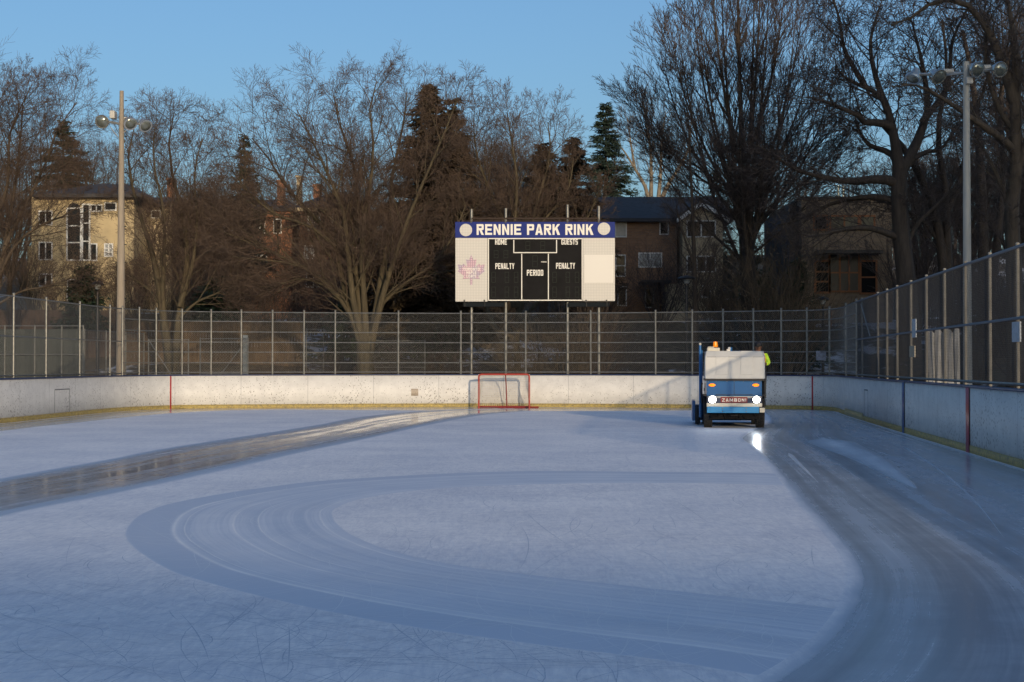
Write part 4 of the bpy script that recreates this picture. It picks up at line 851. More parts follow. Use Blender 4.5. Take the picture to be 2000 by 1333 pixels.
window(h6, 1203, 433, 1222, 462, 1, 1, glass=glasspale); window(h6, 1290, 435, 1304, 457); window(h6, 1249, 496, 1291, 521, 2, 1, glass=glasspale); window(h6, 1204, 500, 1220, 539, 1, 2)
window(h6, 1343, 433, 1396, 462, 2, 1, D=WD, glass=glassdark); window(h6, 1343, 502, 1396, 530, 3, 1, D=WD); window(h6, 1262, 565, 1275, 600, 1, 1); window(h6, 1208, 562, 1222, 596, 1, 1); window(h6, 1372, 560, 1385, 580, D=WD)
b = MB(); a = rel(h6, 1298, 556, 88); c = rel(h6, 1342, 640, 88); b.box(a[0], c[0], -2.6, -.003, -1, a[1]); b.build('porch', siding, h6)
b = MB(); a = rel(h6, 1255, 549, 87); c = rel(h6, 1312, 552, 87); b.box(a[0], c[0], -2.9, -.002, c[1], a[1] + .05); b.build('porch_roof', shingle, h6)
b = MB(); a = rel(h6, 1331.5, 428); b.tube([(a[0], -.1, a[1]), (a[0], -.1, -.5)], .05, 6); b.build('downpipe', dark, h6)
# modern tan house on the right
h7 = house('modern_house', 'modern tan brick house with flat roof and wooden window frames', 1565, 1742, 389, 84, 10, 4.4, brick_t)
b = MB(); a = rel(h7, 1545, 400); c = rel(h7, 1564.5, 600); b.box(a[0], c[0], .6, 9, -1, a[1]); b.build('dark_side_wall', mat('dark_cladding', (.05, .045, .05), .7), h7)
b = MB(); a = rel(h7, 1562, 386.5); c = rel(h7, 1745, 389.5); b.box(a[0], c[0], -.12, 10.1, c[1] + .003, a[1] + .05); b.build('roof', dark, h7)
gl7 = mat('yellowish_glass', (.16, .145, .10), .15)
window(h7, 1592, 424, 1613, 447, 1, 1, fr=woodor, fw=.12); window(h7, 1623, 424, 1675, 447, 2, 1, glass=gl7, fr=woodor, fw=.1); window(h7, 1682, 424, 1706, 447, 1, 1, glass=gl7, fr=woodor, fw=.1)
window(h7, 1594, 512, 1618, 570, 1, 3, fr=woodor, fw=.12); window(h7, 1622, 498, 1676, 568, 3, 2, glass=mat('dim_glass', (.045, .042, .035), .3), fr=woodor, fw=.1); window(h7, 1682, 512, 1710, 572, 1, 2, fr=woodor, fw=.1)
b = MB(); a = rel(h7, 1590, 495); c = rel(h7, 1715, 498); b.box(a[0], c[0], -1.2, -.003, c[1], a[1] + .1); b.build('canopy', dark, h7)
b = MB(); a = rel(h7, 1610, 650); c = rel(h7, 1668, 663); b.box(a[0], c[0], -1, -.002, c[1], a[1]); a = rel(h7, 1610, 610); c = rel(h7, 1617, 700); b.box(a[0], c[0], -1.05, -1.003, c[1], a[1]); b.build('timber_trim', woodor, h7)
b = MB()
for px in (1637, 1647): a = rel(h7, px, 363, 88); b.tube([(a[0], 4, a[1] - 1.3), (a[0], 4, a[1])], .07, 10)
b.build('vent_pipes', mat('shiny_steel', (.8, .75, .65), .15, 1.), h7, smooth=True)

# ------------------------------------------------------------------ wooden fence, screens, gates beyond the boards
def plank_fence(px0, px1, pt, D, name, label, m, zb0, seed):
    a = P(px0, pt, D); c = P(px1, pt, D); e = empty(name, ((a.x + c.x) / 2, D, zb0), label, 'fence'); rr = random.Random(seed); b = MB(); x = a.x
    while x < c.x: w = .14; b.box(x - e.location.x, x + w - .012 - e.location.x, rr.uniform(0, .012), .025 + rr.uniform(0, .01), -1.5, a.z - zb0 + rr.uniform(-.03, .03)); x += w
    b.build('planks', m, e); b = MB()
    for i in range(int((c.x - a.x) / 2.4) + 1): b.box(a.x + i * 2.4 - e.location.x, a.x + i * 2.4 + .1 - e.location.x, -.08, -.001, -1.5, a.z - zb0 + .06)
    b.build('posts', m, e)
plank_fence(235, 590, 628, 74, 'wooden_fence', 'long brown wooden plank fence on the slope behind the mossy tree', fencewood, 1.8, 1)
plank_fence(-150, 236, 606, 76, 'wooden_fence', 'darker reddish plank fence at far left above the green screen', mat('fence_wood_red', (.08, .050, .034), .85, noise=.4, nscale=1.5, stretch=(4, 4, .3)), 2.0, 2)
# low fence with green windscreen
GD = 57.
a = P(-300, 637, GD); c = P(163, 637, GD); e = empty('screened_fence', ((a.x + c.x) / 2, GD, 0), 'low chain link fence covered with dark green windscreen at far left', 'fence')
b = MB(); nseg = 60
for i in range(nseg + 1):
    x = a.x + (c.x - a.x) * i / nseg; yy = .03 + .02 * math.sin(i * 1.7) + .015 * math.sin(i * .6)
    for zz in (.2, 1.4, a.z - .12): b.v.append((x - e.location.x, yy + (.02 if zz == 1.4 else 0), zz))
for i in range(nseg):
    for j in (0, 1): b.f.append((i * 3 + j, (i + 1) * 3 + j, (i + 1) * 3 + j + 1, i * 3 + j + 1))
scr = b.build('windscreen', mat('green_grey_mesh', (.045, .052, .048), .8, noise=.3, nscale=1.5), e); sm_ = scr.modifiers.new('thick', 'SOLIDIFY'); sm_.thickness = .01
for px in (-230, -170, -110, -50, 10, 68.5, 121, 163):
    x = P(px, 637, GD).x - e.location.x; b = MB(); b.tube([(x, -.03, 0), (x, -.03, a.z + .03)], .03, 6); b.build('post', galv, e)
for zz in (a.z, 1.95): b = MB(); b.tube([(a.x - e.location.x, -.02, zz), (c.x - e.location.x, -.02, zz)], .022, 6); b.build('rail', galv, e)
def simple_fence(p0, D0, p1, D1, top, label, n, m=galv, bot=0, name='wire_fence', brace=False):
    A = P(p0, 700, D0); B = P(p1, 700, D1); e = empty(name, (A.x, A.y, 0), label, 'gate' if name == 'gate' else 'fence'); dx, dy = B.x - A.x, B.y - A.y
    for i in range(n + 1): b = MB(); b.tube([(dx * i / n, dy * i / n, bot), (dx * i / n, dy * i / n, top + .04)], .028, 6); b.build('post', m, e)
    for z in (top, (top + bot) / 2 - .1, bot + .1): b = MB(); b.tube([(0, 0, z), (dx, dy, z)], .018, 6); b.build('rail', m, e)
    Lh = math.hypot(dx, dy); H = top - bot; polys = []; nn = int((Lh + H) / .12)
    for sg in (1, -1):
        for i in range(nn):
            s0 = (-H + i * .12) if sg > 0 else i * .12; t0, t1 = (max(0, -s0 / H), min(1, (Lh - s0) / H)) if sg > 0 else (max(0, (s0 - Lh) / H), min(1, s0 / H))
            if t1 - t0 < .02: continue
            polys.append(([(dx * (s0 + sg * H * t) / Lh, dy * (s0 + sg * H * t) / Lh, bot + H * t) for t in (t0, t1)], [.0025] * 2))
    tubes_mesh('wire_mesh', polys, wire, e)
    if brace: b = MB(); b.tube([(0, 0, top), (dx, dy, bot + .1)] if brace > 0 else [(0, 0, bot + .1), (dx, dy, top)], .018, 6); b.build('brace', m, e)
    return e
simple_fence(165, 58, 281, 66, 2.9, 'plain wire fence running back from the green screen past the concrete pole', 3)
simple_fence(290, 60, 368, 60, 2.55, 'wire gate with diagonal pipe in front of the mossy two stemmed tree', 1, name='gate', brace=1)
simple_fence(391, 60, 484, 60, 2.6, 'wire gate with rising diagonal pipe and a blue grey panel at its right', 1, name='gate', brace=-1)
b = MB(); a = P(474, 655, 60.1); b.box(a.x, P(484, 655, 60.1).x, 60.1, 60.2, 0, a.z); tag(b.build('steel_panel', mat('blue_grey_panel', (.13, .16, .18), .6, noise=.3)), 'narrow blue grey panel standing at the end of the wire gate', 'panel')
simple_fence(598, 70, 632, 70, 3.2, 'narrow wire gate on the slope left of the big multi stemmed tree', 1, name='gate', bot=1.2)
simple_fence(723, 66, 830, 66, 2.6, 'low wire fence standing right of the big multi stemmed tree', 2, bot=.5)
# wavy pale sheet behind the right fence, standing in for a bright patch
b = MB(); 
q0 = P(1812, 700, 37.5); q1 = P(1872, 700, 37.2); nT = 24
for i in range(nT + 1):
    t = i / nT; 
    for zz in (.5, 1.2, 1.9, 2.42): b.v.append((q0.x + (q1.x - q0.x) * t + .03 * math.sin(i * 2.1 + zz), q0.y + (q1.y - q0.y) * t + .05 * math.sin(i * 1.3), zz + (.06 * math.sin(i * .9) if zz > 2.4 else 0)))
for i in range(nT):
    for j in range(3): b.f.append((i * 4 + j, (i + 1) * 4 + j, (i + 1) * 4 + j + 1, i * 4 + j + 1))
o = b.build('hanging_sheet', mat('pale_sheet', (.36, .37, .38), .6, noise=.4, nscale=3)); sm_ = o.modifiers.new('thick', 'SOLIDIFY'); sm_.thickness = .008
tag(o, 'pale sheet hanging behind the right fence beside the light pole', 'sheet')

# ------------------------------------------------------------------ trees
def V3(v): return (v[0], v[1], v[2])
class Tree:
    def __init__(s, seed): s.r = random.Random(seed); s.big = []; s.tw = []; s.box = None
    def grow(s, p, d, L, r, lvl, P_):
        """one wandering branch with children; P_: dict(levels, n, ang, ratio, up, wig)"""
        rr = s.r; n = 5 if lvl == 0 else (4 if lvl < P_['levels'] else 3); pts = [V3(p)]; rad = [r]; q = Vector(p); d = Vector(d).normalized(); st = L / (n - 1)
        dirs = [d.copy()]
        for i in range(1, n):
            d = (d + Vector((rr.gauss(0, 1), rr.gauss(0, 1), rr.gauss(0, 1))) * P_['wig'] + Vector((0, 0, P_['up']))).normalized()
            q = q + d * st; pts.append(V3(q)); rad.append(max(P_.get('rmin', .004), r * (1 - .75 * i / (n - 1)))); dirs.append(d.copy())
        (s.tw if lvl >= P_.get('split', 2) else s.big).append((pts, rad))
        if lvl < P_['levels']: s.kids(pts, rad, dirs, L, lvl, P_)
    def kids(s, pts, rad, dirs, L, lvl, P_, t0=.25, nk=None, ratio=None):
        rr = s.r; nk = nk or P_['n'][min(lvl, len(P_['n']) - 1)]; K = len(pts) - 1; side = rr.uniform(0, 6.28)
        for j in range(nk):
            t = t0 + (1 - t0) * (j + rr.random() * .8) / nk; f = min(t * K, K - 1e-4); i = int(f); u = f - i
            p = Vector(pts[i]).lerp(Vector(pts[i + 1]), u); d = dirs[i].lerp(dirs[i + 1], u).normalized(); r = rad[i] + (rad[i + 1] - rad[i]) * u
            side += 2.4 + rr.uniform(-.5, .5); a = d.orthogonal().normalized(); b = d.cross(a); ang = P_['ang'] * rr.uniform(.65, 1.25)
            nd = d * math.cos(ang) + (a * math.cos(side) + b * math.sin(side)) * math.sin(ang); nd.y *= P_.get('flat', 1)
            LL = L * (ratio or P_['ratio']) * (1 - (.32 if ratio else .45) * t) * rr.uniform(.7, 1.3)
            s.grow(p, nd, LL, max(P_.get('rmin', .004), min(r * .6, LL * .013)), lvl + 1, P_)
    def limb(s, pts, r0, r1, P_, Lc, nk, t0=.2, lvl=0):
        """explicit limb (smooth polyline) carrying children of about length Lc"""
        pl = resample(catmull([tuple(p) for p in pts], 6), 10 if len(pts) > 2 else 6); K = len(pl); jit = s.r
        rad = [r0 + (r1 - r0) * (i / (K - 1)) ** .8 for i in range(K)]; s.big.append(([tuple(p) for p in pl], rad))
        dirs = [Vector(pl[min(i + 1, K - 1)] - pl[max(0, i - 1)]).normalized() for i in range(K)]
        s.kids([tuple(p) for p in pl], rad, dirs, Lc, lvl, P_, t0, int(nk * 1.25), 1.)
    def build(s, base, label, mb, mt, group=None, name='bare_tree', cat='tree', at=None):
        e = empty(name, base, label, cat, group); o = [tubes_mesh('trunk', s.big, mb, None, 7), tubes_mesh('crown', s.tw, mt, None, 3)]
        world_parts(e, o); e['_n'] = len(s.tw); return e
def dpt(pts, D): return [P(p[0], p[1], D + (p[2] if len(p) > 2 else 0)) for p in pts]
BASE = dict(levels=4, n=[9, 6, 5, 4], ang=.62, ratio=.66, up=.05, wig=.10, split=2, rmin=.0045)
tot = 0
def auto_tree(seed, base, H, spread, nl, P_, trunk=.25, r=.22, label='', mb=bark_b, mt=twig_b, group=None, name='bare_tree', tilt=0, vase=.5, nk=9):
    t = Tree(seed); rr = t.r; b = Vector(base); fork = b + Vector((tilt * H * trunk, 0, H * trunk))
    t.limb([b - Vector((0, 0, .3)), b.lerp(fork, .5) + Vector((rr.uniform(-.1, .1), 0, 0)), fork], r, r * .75, P_, .1, 1)
    for i in range(nl):
        a = i * 2.4 + rr.uniform(-.3, .3); s_ = spread * rr.uniform(.35, 1.) * (.25 + .75 * (i / max(1, nl - 1))); hh_ = H * (1 - trunk) * rr.uniform(.72, .95) * (1 - .30 * (s_ / spread) ** 2)
        st = b.lerp(fork, rr.uniform(.65, 1)); tip = Vector((fork.x + math.cos(a) * s_ * .8 + tilt * H * .5, fork.y + math.sin(a) * s_ * .6, fork.z + hh_ * .8))
        m1 = st.lerp(tip, .35) + Vector((math.cos(a) * s_ * vase * .3, math.sin(a) * s_ * vase * .2, 0)); m2 = st.lerp(tip, .7) + Vector((math.cos(a) * s_ * vase * .2 + rr.uniform(-.3, .3), 0, rr.uniform(-.3, .3)))
        t.limb([st, m1, m2, tip], r * .5, .02, P_, H * .2, nk, .15)
    return t.build(base, label, mb, mt, group, name)
BG = 'bare trees around the rink'
# big multi-stemmed tree left of the scoreboard
D0 = 62; t = Tree(11); PB = dict(BASE, n=[11, 9, 6, 4], up=.03, ang=.68, wig=.12, ratio=.66)
t.limb(dpt([(716, 800), (714, 725), (712, 680), (716, 655)], D0), .42, .33, PB, .3, 1)
L1 = [([(716, 700), (695, 640), (680, 600), (640, 560), (600, 525), (545, 500), (490, 470), (440, 455)], .20, 3.2, 18),
      ([(716, 690), (690, 620), (668, 545), (655, 480), (620, 430), (565, 375), (528, 315), (492, 270)], .20, 3.0, 18),
      ([(716, 690), (692, 600), (680, 500), (672, 420), (640, 340), (605, 265), (580, 215)], .18, 2.9, 18),
      ([(716, 680), (700, 580), (694, 480), (700, 380), (690, 320), (662, 240), (652, 185)], .17, 2.6, 18),
      ([(716, 680), (712, 590), (706, 480), (722, 370), (730, 290), (722, 215), (735, 160)], .17, 2.4, 18),
      ([(722, 690), (735, 610), (745, 540), (760, 440), (765, 350), (785, 260), (795, 180)], .20, 2.5, 18),
      ([(722, 690), (742, 600), (765, 520), (800, 420), (838, 330), (872, 250), (895, 190)], .17, 2.5, 16),
      ([(722, 660), (750, 590), (790, 555), (840, 520), (880, 470), (910, 400)], .11, 2.2, 12),
      ([(655, 480), (600, 440), (540, 420), (490, 380), (450, 330)], .09, 2.3, 13),
      ([(700, 560), (718, 510), (725, 470), (710, 420), (720, 350)], .07, 1.8, 10),
      ([(640, 560), (590, 545), (540, 560), (500, 580)], .05, 1.6, 9)]
for i, (pp, r_, Lc, nk) in enumerate(L1):
    yo = [0, 1.5, -1.2, 1., -.6, 1.8, -1., .6, -.8, .3, -.5][i]; K = len(pp)
    t.limb(dpt([(x, y, yo * j / (K - 1)) for j, (x, y) in enumerate(pp)], D0), r_, .02, PB, Lc, nk, .18)
t.build(P(714, 790, D0), 'large spreading bare tree with many mossy stems left of the scoreboard', bark_g, twig_r, BG)
# mossy two stemmed tree behind the left pole
D0 = 62; t = Tree(21); PB = dict(BASE, n=[10, 8, 6, 4], up=.04, ang=.7)
L1 = [([(330, 760), (330, 690), (322, 640), (312, 570), (300, 500), (280, 440), (262, 380), (250, 310), (262, 250)], .24, 2.1, 20),
      ([(336, 760), (345, 680), (350, 610), (365, 520), (362, 440), (340, 360), (330, 280), (340, 220)], .22, 2.0, 20),
      ([(322, 640), (318, 560), (322, 470), (318, 400), (300, 320), (302, 250)], .13, 1.9, 16), ([(350, 600), (375, 520), (385, 430), (380, 340), (395, 270)], .11, 1.8, 14),
      ([(352, 620), (385, 590), (430, 570), (470, 540)], .07, 1.8, 10), ([(310, 590), (285, 560), (255, 545)], .08, 1.5, 9)]
for i, (pp, r_, Lc, nk) in enumerate(L1):
    yo = [0, 1., -.8, .8, -.4, .5][i]; K = len(pp); t.limb(dpt([(x, y, yo * j / (K - 1)) for j, (x, y) in enumerate(pp)], D0), r_, .02, PB, Lc, nk, .25)
t.build(P(334, 790, D0), 'bare mossy tree with two close stems right of the concrete pole', bark_g, twig_r, BG)
# tree at the left edge
D0 = 64; t = Tree(31); PB = dict(BASE, n=[11, 8, 6, 4], up=.03, ang=.7)
for i, (pp, r_, Lc, nk) in enumerate([([(-10, 760), (-12, 650), (-15, 500), (-20, 350), (-10, 240), (0, 180)], .3, 2.7, 20), ([(-12, 600), (10, 480), (30, 360), (40, 270), (45, 200)], .16, 2.4, 18), ([(-12, 560), (30, 480), (80, 440), (130, 420), (170, 390)], .11, 2.2, 13),
      ([(-15, 520), (-60, 400), (-90, 280), (-100, 180)], .15, 2.4, 14), ([(10, 480), (50, 400), (85, 330), (110, 260), (150, 200)], .10, 2.2, 14), ([(-12, 600), (40, 570), (90, 560), (150, 540)], .07, 1.9, 11), ([(-15, 450), (15, 360), (20, 260), (60, 170)], .1, 2.1, 14)]):
    yo = [0, 1, -1, .6, .8, -.7, .4][i]; K = len(pp); t.limb(dpt([(x, y, yo * j / (K - 1)) for j, (x, y) in enumerate(pp)], D0), r_, .02, PB, Lc, nk, .25)
t.build(P(-10, 790, D0), 'tall bare tree at the left edge of the photo', bark_b, twig_r, BG)
PM = dict(BASE, n=[7, 7, 5, 3], up=.05, ang=.66, levels=4)
q = P(165, 600, 98); auto_tree(41, (q.x, 98, 5), 13.5, 4.2, 9, PM, .25, .2, 'bare tree behind the cream house, left of the floodlight pole', bark_b, twig_r, BG)
q = P(395, 600, 90); auto_tree(42, (q.x, 90, 4.5), 9.6, 3.2, 8, PM, .25, .16, 'small bare tree rising over the grey house roof', bark_b, twig_r, BG)
# tree right behind the net and scoreboard (thick mossy trunk)
D0 = 62; t = Tree(51); PB = dict(BASE, n=[11, 8, 5, 4], up=.04, ang=.66)
for i, (pp, r_, Lc, nk) in enumerate([([(1010, 790), (1011, 730), (1009, 680), (1012, 630), (1005, 590)], .28, .3, 1), ([(1005, 600), (990, 520), (985, 440), (960, 380), (930, 300), (925, 230)], .15, 2.1, 17), ([(1010, 600), (1008, 520), (1005, 440), (1010, 360), (1000, 280), (990, 220)], .15, 1.9, 17),
      ([(1012, 620), (1030, 520), (1040, 430), (1060, 360), (1075, 300), (1070, 240)], .13, 1.9, 17), ([(1002, 660), (975, 650), (955, 620), (945, 560), (920, 500), (900, 420), (895, 330)], .12, 2.1, 17), ([(1015, 640), (1040, 600), (1080, 560), (1120, 480), (1150, 420), (1170, 380)], .10, 1.7, 14), ([(1020, 520), (1040, 460), (1080, 410), (1110, 370), (1120, 310)], .09, 1.6, 14)]):
    yo = [0, 1, -.8, .6, .8, -.7, .4][i]; K = len(pp); t.limb(dpt([(x, y, 1.5 + yo * j / (K - 1)) for j, (x, y) in enumerate(pp)], D0), r_, .02, PB, Lc, nk, .3)
t.build(P(1010, 790, D0 + 1.5), 'bare tree with thick mossy trunk growing directly behind the scoreboard', bark_g, twig_r, BG)
# pale forked tree on the skyline
D0 = 118; t = Tree(61); PB = dict(BASE, n=[8, 5, 4, 3], up=.07, ang=.55)
for i, (pp, r_, Lc, nk) in enumerate([([(1270, 420), (1262, 370), (1240, 330), (1215, 290), (1195, 270)], .22, 2.2, 9), ([(1270, 420), (1272, 350), (1270, 290), (1262, 240), (1255, 200)], .22, 2.6, 12), ([(1285, 420), (1300, 370), (1325, 330), (1345, 290), (1350, 230)], .25, 2.6, 12), ([(1285, 400), (1290, 340), (1292, 280), (1300, 220)], .2, 2.4, 12), ([(1240, 330), (1232, 280), (1225, 230)], .12, 2., 9)]):
    t.limb(dpt(pp, D0), r_, .03, PB, Lc, nk, .25)
t.build(P(1275, 440, D0), 'pale forked bare tree on the skyline right of the blue green spruce', bark_p, twig_b, BG)
# great fan shaped lime tree
D0 = 74; t = Tree(71); PB = dict(BASE, n=[8, 7, 4, 3], up=.05, ang=.40, wig=.07, ratio=.64, rmin=.0075)
t.limb(dpt([(1465, 760), (1463, 600), (1458, 480), (1455, 400)], D0), .48, .36, PB, .6, 3)
rr = random.Random(9)
for i in range(21):
    f = i / 20 * 2 - 1; f += rr.uniform(-.05, .05); yy = rr.uniform(-2.5, 2.5); s_x = 1452 + f * 30; ex = 1452 + f * 205; ey = -70 + 300 * abs(f) ** 2.0 + rr.uniform(-20, 30)
    sy = rr.uniform(380, 520) if abs(f) > .5 else rr.uniform(300, 460)
    t.limb(dpt([(s_x * .4 + 1452 * .6, sy, 0), (1452 + f * 95, sy * .72 + ey * .28, yy * .35), (1452 + f * 165, sy * .35 + ey * .65, yy * .8), (ex, ey, yy)], D0), .12 * (1.15 - .5 * abs(f)), .015, PB, 3.0, 10, .15)
for f in (-1, 1):
    for ey in (330, 280):
        t.limb(dpt([(1452, ey + 110, 0), (1452 + f * 70, ey + 60, .5), (1452 + f * 140, ey + 10, 1), (1452 + f * 190, ey - 50, 1)], D0), .07, .02, PB, 2.6, 9, .2)
t.build(P(1455, 790, D0), 'huge fan shaped bare lime tree rising out of frame right of the brown brick house', bark_d, twig_d, BG)
# slim tree in front of the brown brick house
D0 = 68; t = Tree(81); PB = dict(BASE, n=[9, 6, 5, 3], up=.07)
t.limb(dpt([(1357, 780), (1358, 620), (1355, 480), (1352, 400), (1348, 320), (1345, 250)], D0), .20, .03, PB, 2.4, 20, .25)
t.limb(dpt([(1357, 520), (1335, 460), (1320, 400)], D0), .08, .02, PB, 1.6, 9); t.limb(dpt([(1357, 600), (1385, 540), (1400, 480)], D0), .07, .02, PB, 1.6, 9)
t.build(P(1357, 790, D0), 'slim dark bare tree in front of the gabled beige wing', bark_d, twig_d, BG)
# big dark maples at right
MP = dict(BASE, n=[8, 6, 4, 4], up=.03, ang=.70, wig=.15, ratio=.64, rmin=.0085)
D0 = 66; t = Tree(91)
t.limb(dpt([(1778, 700), (1770, 560), (1760, 460), (1755, 380), (1757, 330)], D0), .52, .34, MP, 1.2, 4)
for i, (pp, r_, Lc, nk) in enumerate([([(1757, 340), (1748, 280), (1735, 220), (1720, 190), (1690, 170), (1660, 160), (1630, 130)], .24, 2.9, 18), ([(1757, 340), (1785, 290), (1805, 240), (1812, 200), (1800, 120), (1780, 40)], .22, 2.9, 18),
      ([(1745, 250), (1718, 240), (1690, 240), (1675, 225), (1650, 215), (1615, 200), (1580, 190)], .17, 2.7, 17), ([(1757, 330), (1740, 300), (1700, 285), (1680, 260), (1670, 230)], .16, 2.2, 13), ([(1757, 360), (1720, 350), (1660, 355), (1600, 345), (1550, 330), (1510, 300)], .20, 2.7, 18),
      ([(1760, 400), (1720, 385), (1670, 388), (1620, 400), (1560, 430), (1520, 440)], .13, 2.3, 15), ([(1765, 470), (1730, 455), (1690, 445), (1640, 450), (1590, 462), (1560, 455)], .15, 2.3, 15), ([(1735, 220), (1710, 150), (1700, 80), (1720, 10)], .14, 2.6, 15),
      ([(1690, 170), (1650, 100), (1640, 40), (1620, -20)], .11, 2.6, 15), ([(1757, 340), (1800, 300), (1840, 290), (1870, 240)], .13, 2.3, 13), ([(1800, 240), (1850, 170), (1860, 80), (1900, 0)], .13, 2.6, 15), ([(1760, 500), (1790, 440), (1830, 400), (1870, 360)], .12, 2.1, 12)]):
    yo = [0, 1.5, -1.2, 1., -.6, 1.8, -1., .6, -.8, .9, -.5, .6][i]; K = len(pp); t.limb(dpt([(x, y, yo * j / (K - 1)) for j, (x, y) in enumerate(pp)], D0), r_ * 1.3, .035, MP, Lc, int(nk * .68), .2)
t.build(P(1778, 760, D0), 'dark bare maple with crooked limbs between the tan modern house and the right pole', bark_d, twig_d, BG)
D0 = 71; t = Tree(101)
t.limb(dpt([(1850, 760), (1848, 600), (1838, 480), (1815, 380), (1790, 330), (1765, 290), (1720, 240)], D0), .45, .12, MP, 2.6, 10, .4)
t.limb(dpt([(1852, 620), (1850, 480), (1845, 360), (1830, 260), (1850, 150), (1840, 40)], D0), .30, .05, MP, 2.8, 12, .3)
t.limb(dpt([(1838, 480), (1800, 430), (1740, 400), (1700, 390)], D0), .14, .03, MP, 2.4, 13); t.limb(dpt([(1845, 420), (1880, 340), (1895, 240), (1930, 150), (1925, 60)], D0), .2, .03, MP, 2.6, 10)
t.build(P(1850, 800, D0), 'dark leaning bare tree left of the right floodlight pole', bark_d, twig_d, BG)
D0 = 60; t = Tree(111)
t.limb(dpt([(1985, 760), (1980, 520), (1975, 420), (1985, 330), (1982, 220), (1985, 120)], D0), .42, .2, MP, 2.4, 12, .4)
for i, (pp, r_, Lc, nk) in enumerate([([(1982, 200), (1960, 130), (1930, 60), (1890, 10), (1830, 0), (1790, 30), (1740, 50)], .2, 2.5, 17), ([(1985, 300), (1955, 270), (1910, 240), (1860, 205), (1800, 170), (1760, 165)], .15, 2.4, 17), ([(1975, 420), (1950, 350), (1920, 290), (1900, 260)], .12, 2., 12),
      ([(1985, 120), (1975, 40), (1960, -40)], .15, 2.4, 12), ([(1985, 330), (2020, 240), (2040, 120)], .18, 2.6, 12), ([(1985, 260), (1950, 210), (1925, 120), (1930, 20)], .12, 2.4, 14)]):
    yo = [0, -1.2, .8, 1., -.6, .5][i]; K = len(pp); t.limb(dpt([(x, y, yo * j / (K - 1)) for j, (x, y) in enumerate(pp)], D0), r_ * 1.3, .035, MP, Lc, int(nk * .68), .2)
t.build(P(1985, 800, D0), 'dark brown bare tree at the right edge with limbs reaching over the floodlights', bark_b, twig_d, BG)
D0 = 80; t = Tree(121)
t.limb(dpt([(1925, 760), (1922, 560), (1918, 400), (1912, 280), (1900, 160), (1880, 60)], D0), .5, .1, MP, 3., 13, .25); t.limb(dpt([(1930, 600), (1950, 450), (1960, 330), (1955, 200), (1975, 90)], D0), .3, .06, MP, 3., 11, .25)
t.build(P(1925, 800, D0), 'thick dark bare tree standing behind the right floodlight pole', bark_d, twig_d, BG)
for i, (px, D, H, sprd, lab) in enumerate(((2010, 92, 24, 8, 'bare background tree at the far right edge'), (1462, 70, 9.5, 3.8, 'brown twiggy young tree hiding the foot of the lime tree'), (1800, 92, 11, 6, 'low spreading bare tree right of the tan modern house'), (1890, 90, 11, 6, 'low spreading bare tree far behind the right floodlight pole'), (1985, 88, 11, 6, 'low spreading bare tree behind the fence at the right edge'))):
    q = P(px, 600, D); auto_tree(140 + i, (q.x, D, 5), H, sprd, 12, dict(PM, n=[7, 6, 5, 3], rmin=.007), .22, .32, lab, bark_d, twig_d, BG, nk=11)
for i, (px, D, H, sprd, lab) in enumerate(((20, 92, 13, 5, 'bare background tree left of the cream house'), (950, 86, 12.5, 4.2, 'bare tree just right of the rusty spruce'), (1060, 92, 12.5, 4, 'bare tree above the right part of the scoreboard'), (440, 80, 11.5, 4.2, 'bare tree left of the orange brick house'), (-60, 84, 14, 4.5, 'bare background tree at the far left edge'), (970, 90, 14, 4, 'bare tree above the left part of the scoreboard'), (690, 92, 12.5, 4.2, 'bare tree in front of the brick house with pale cornice'))):
    q = P(px, 600, D); auto_tree(160 + i, (q.x, D, terr(q.x, D)), H * .93, sprd, 10, PM, .2, .22, lab, bark_b, twig_r, BG)

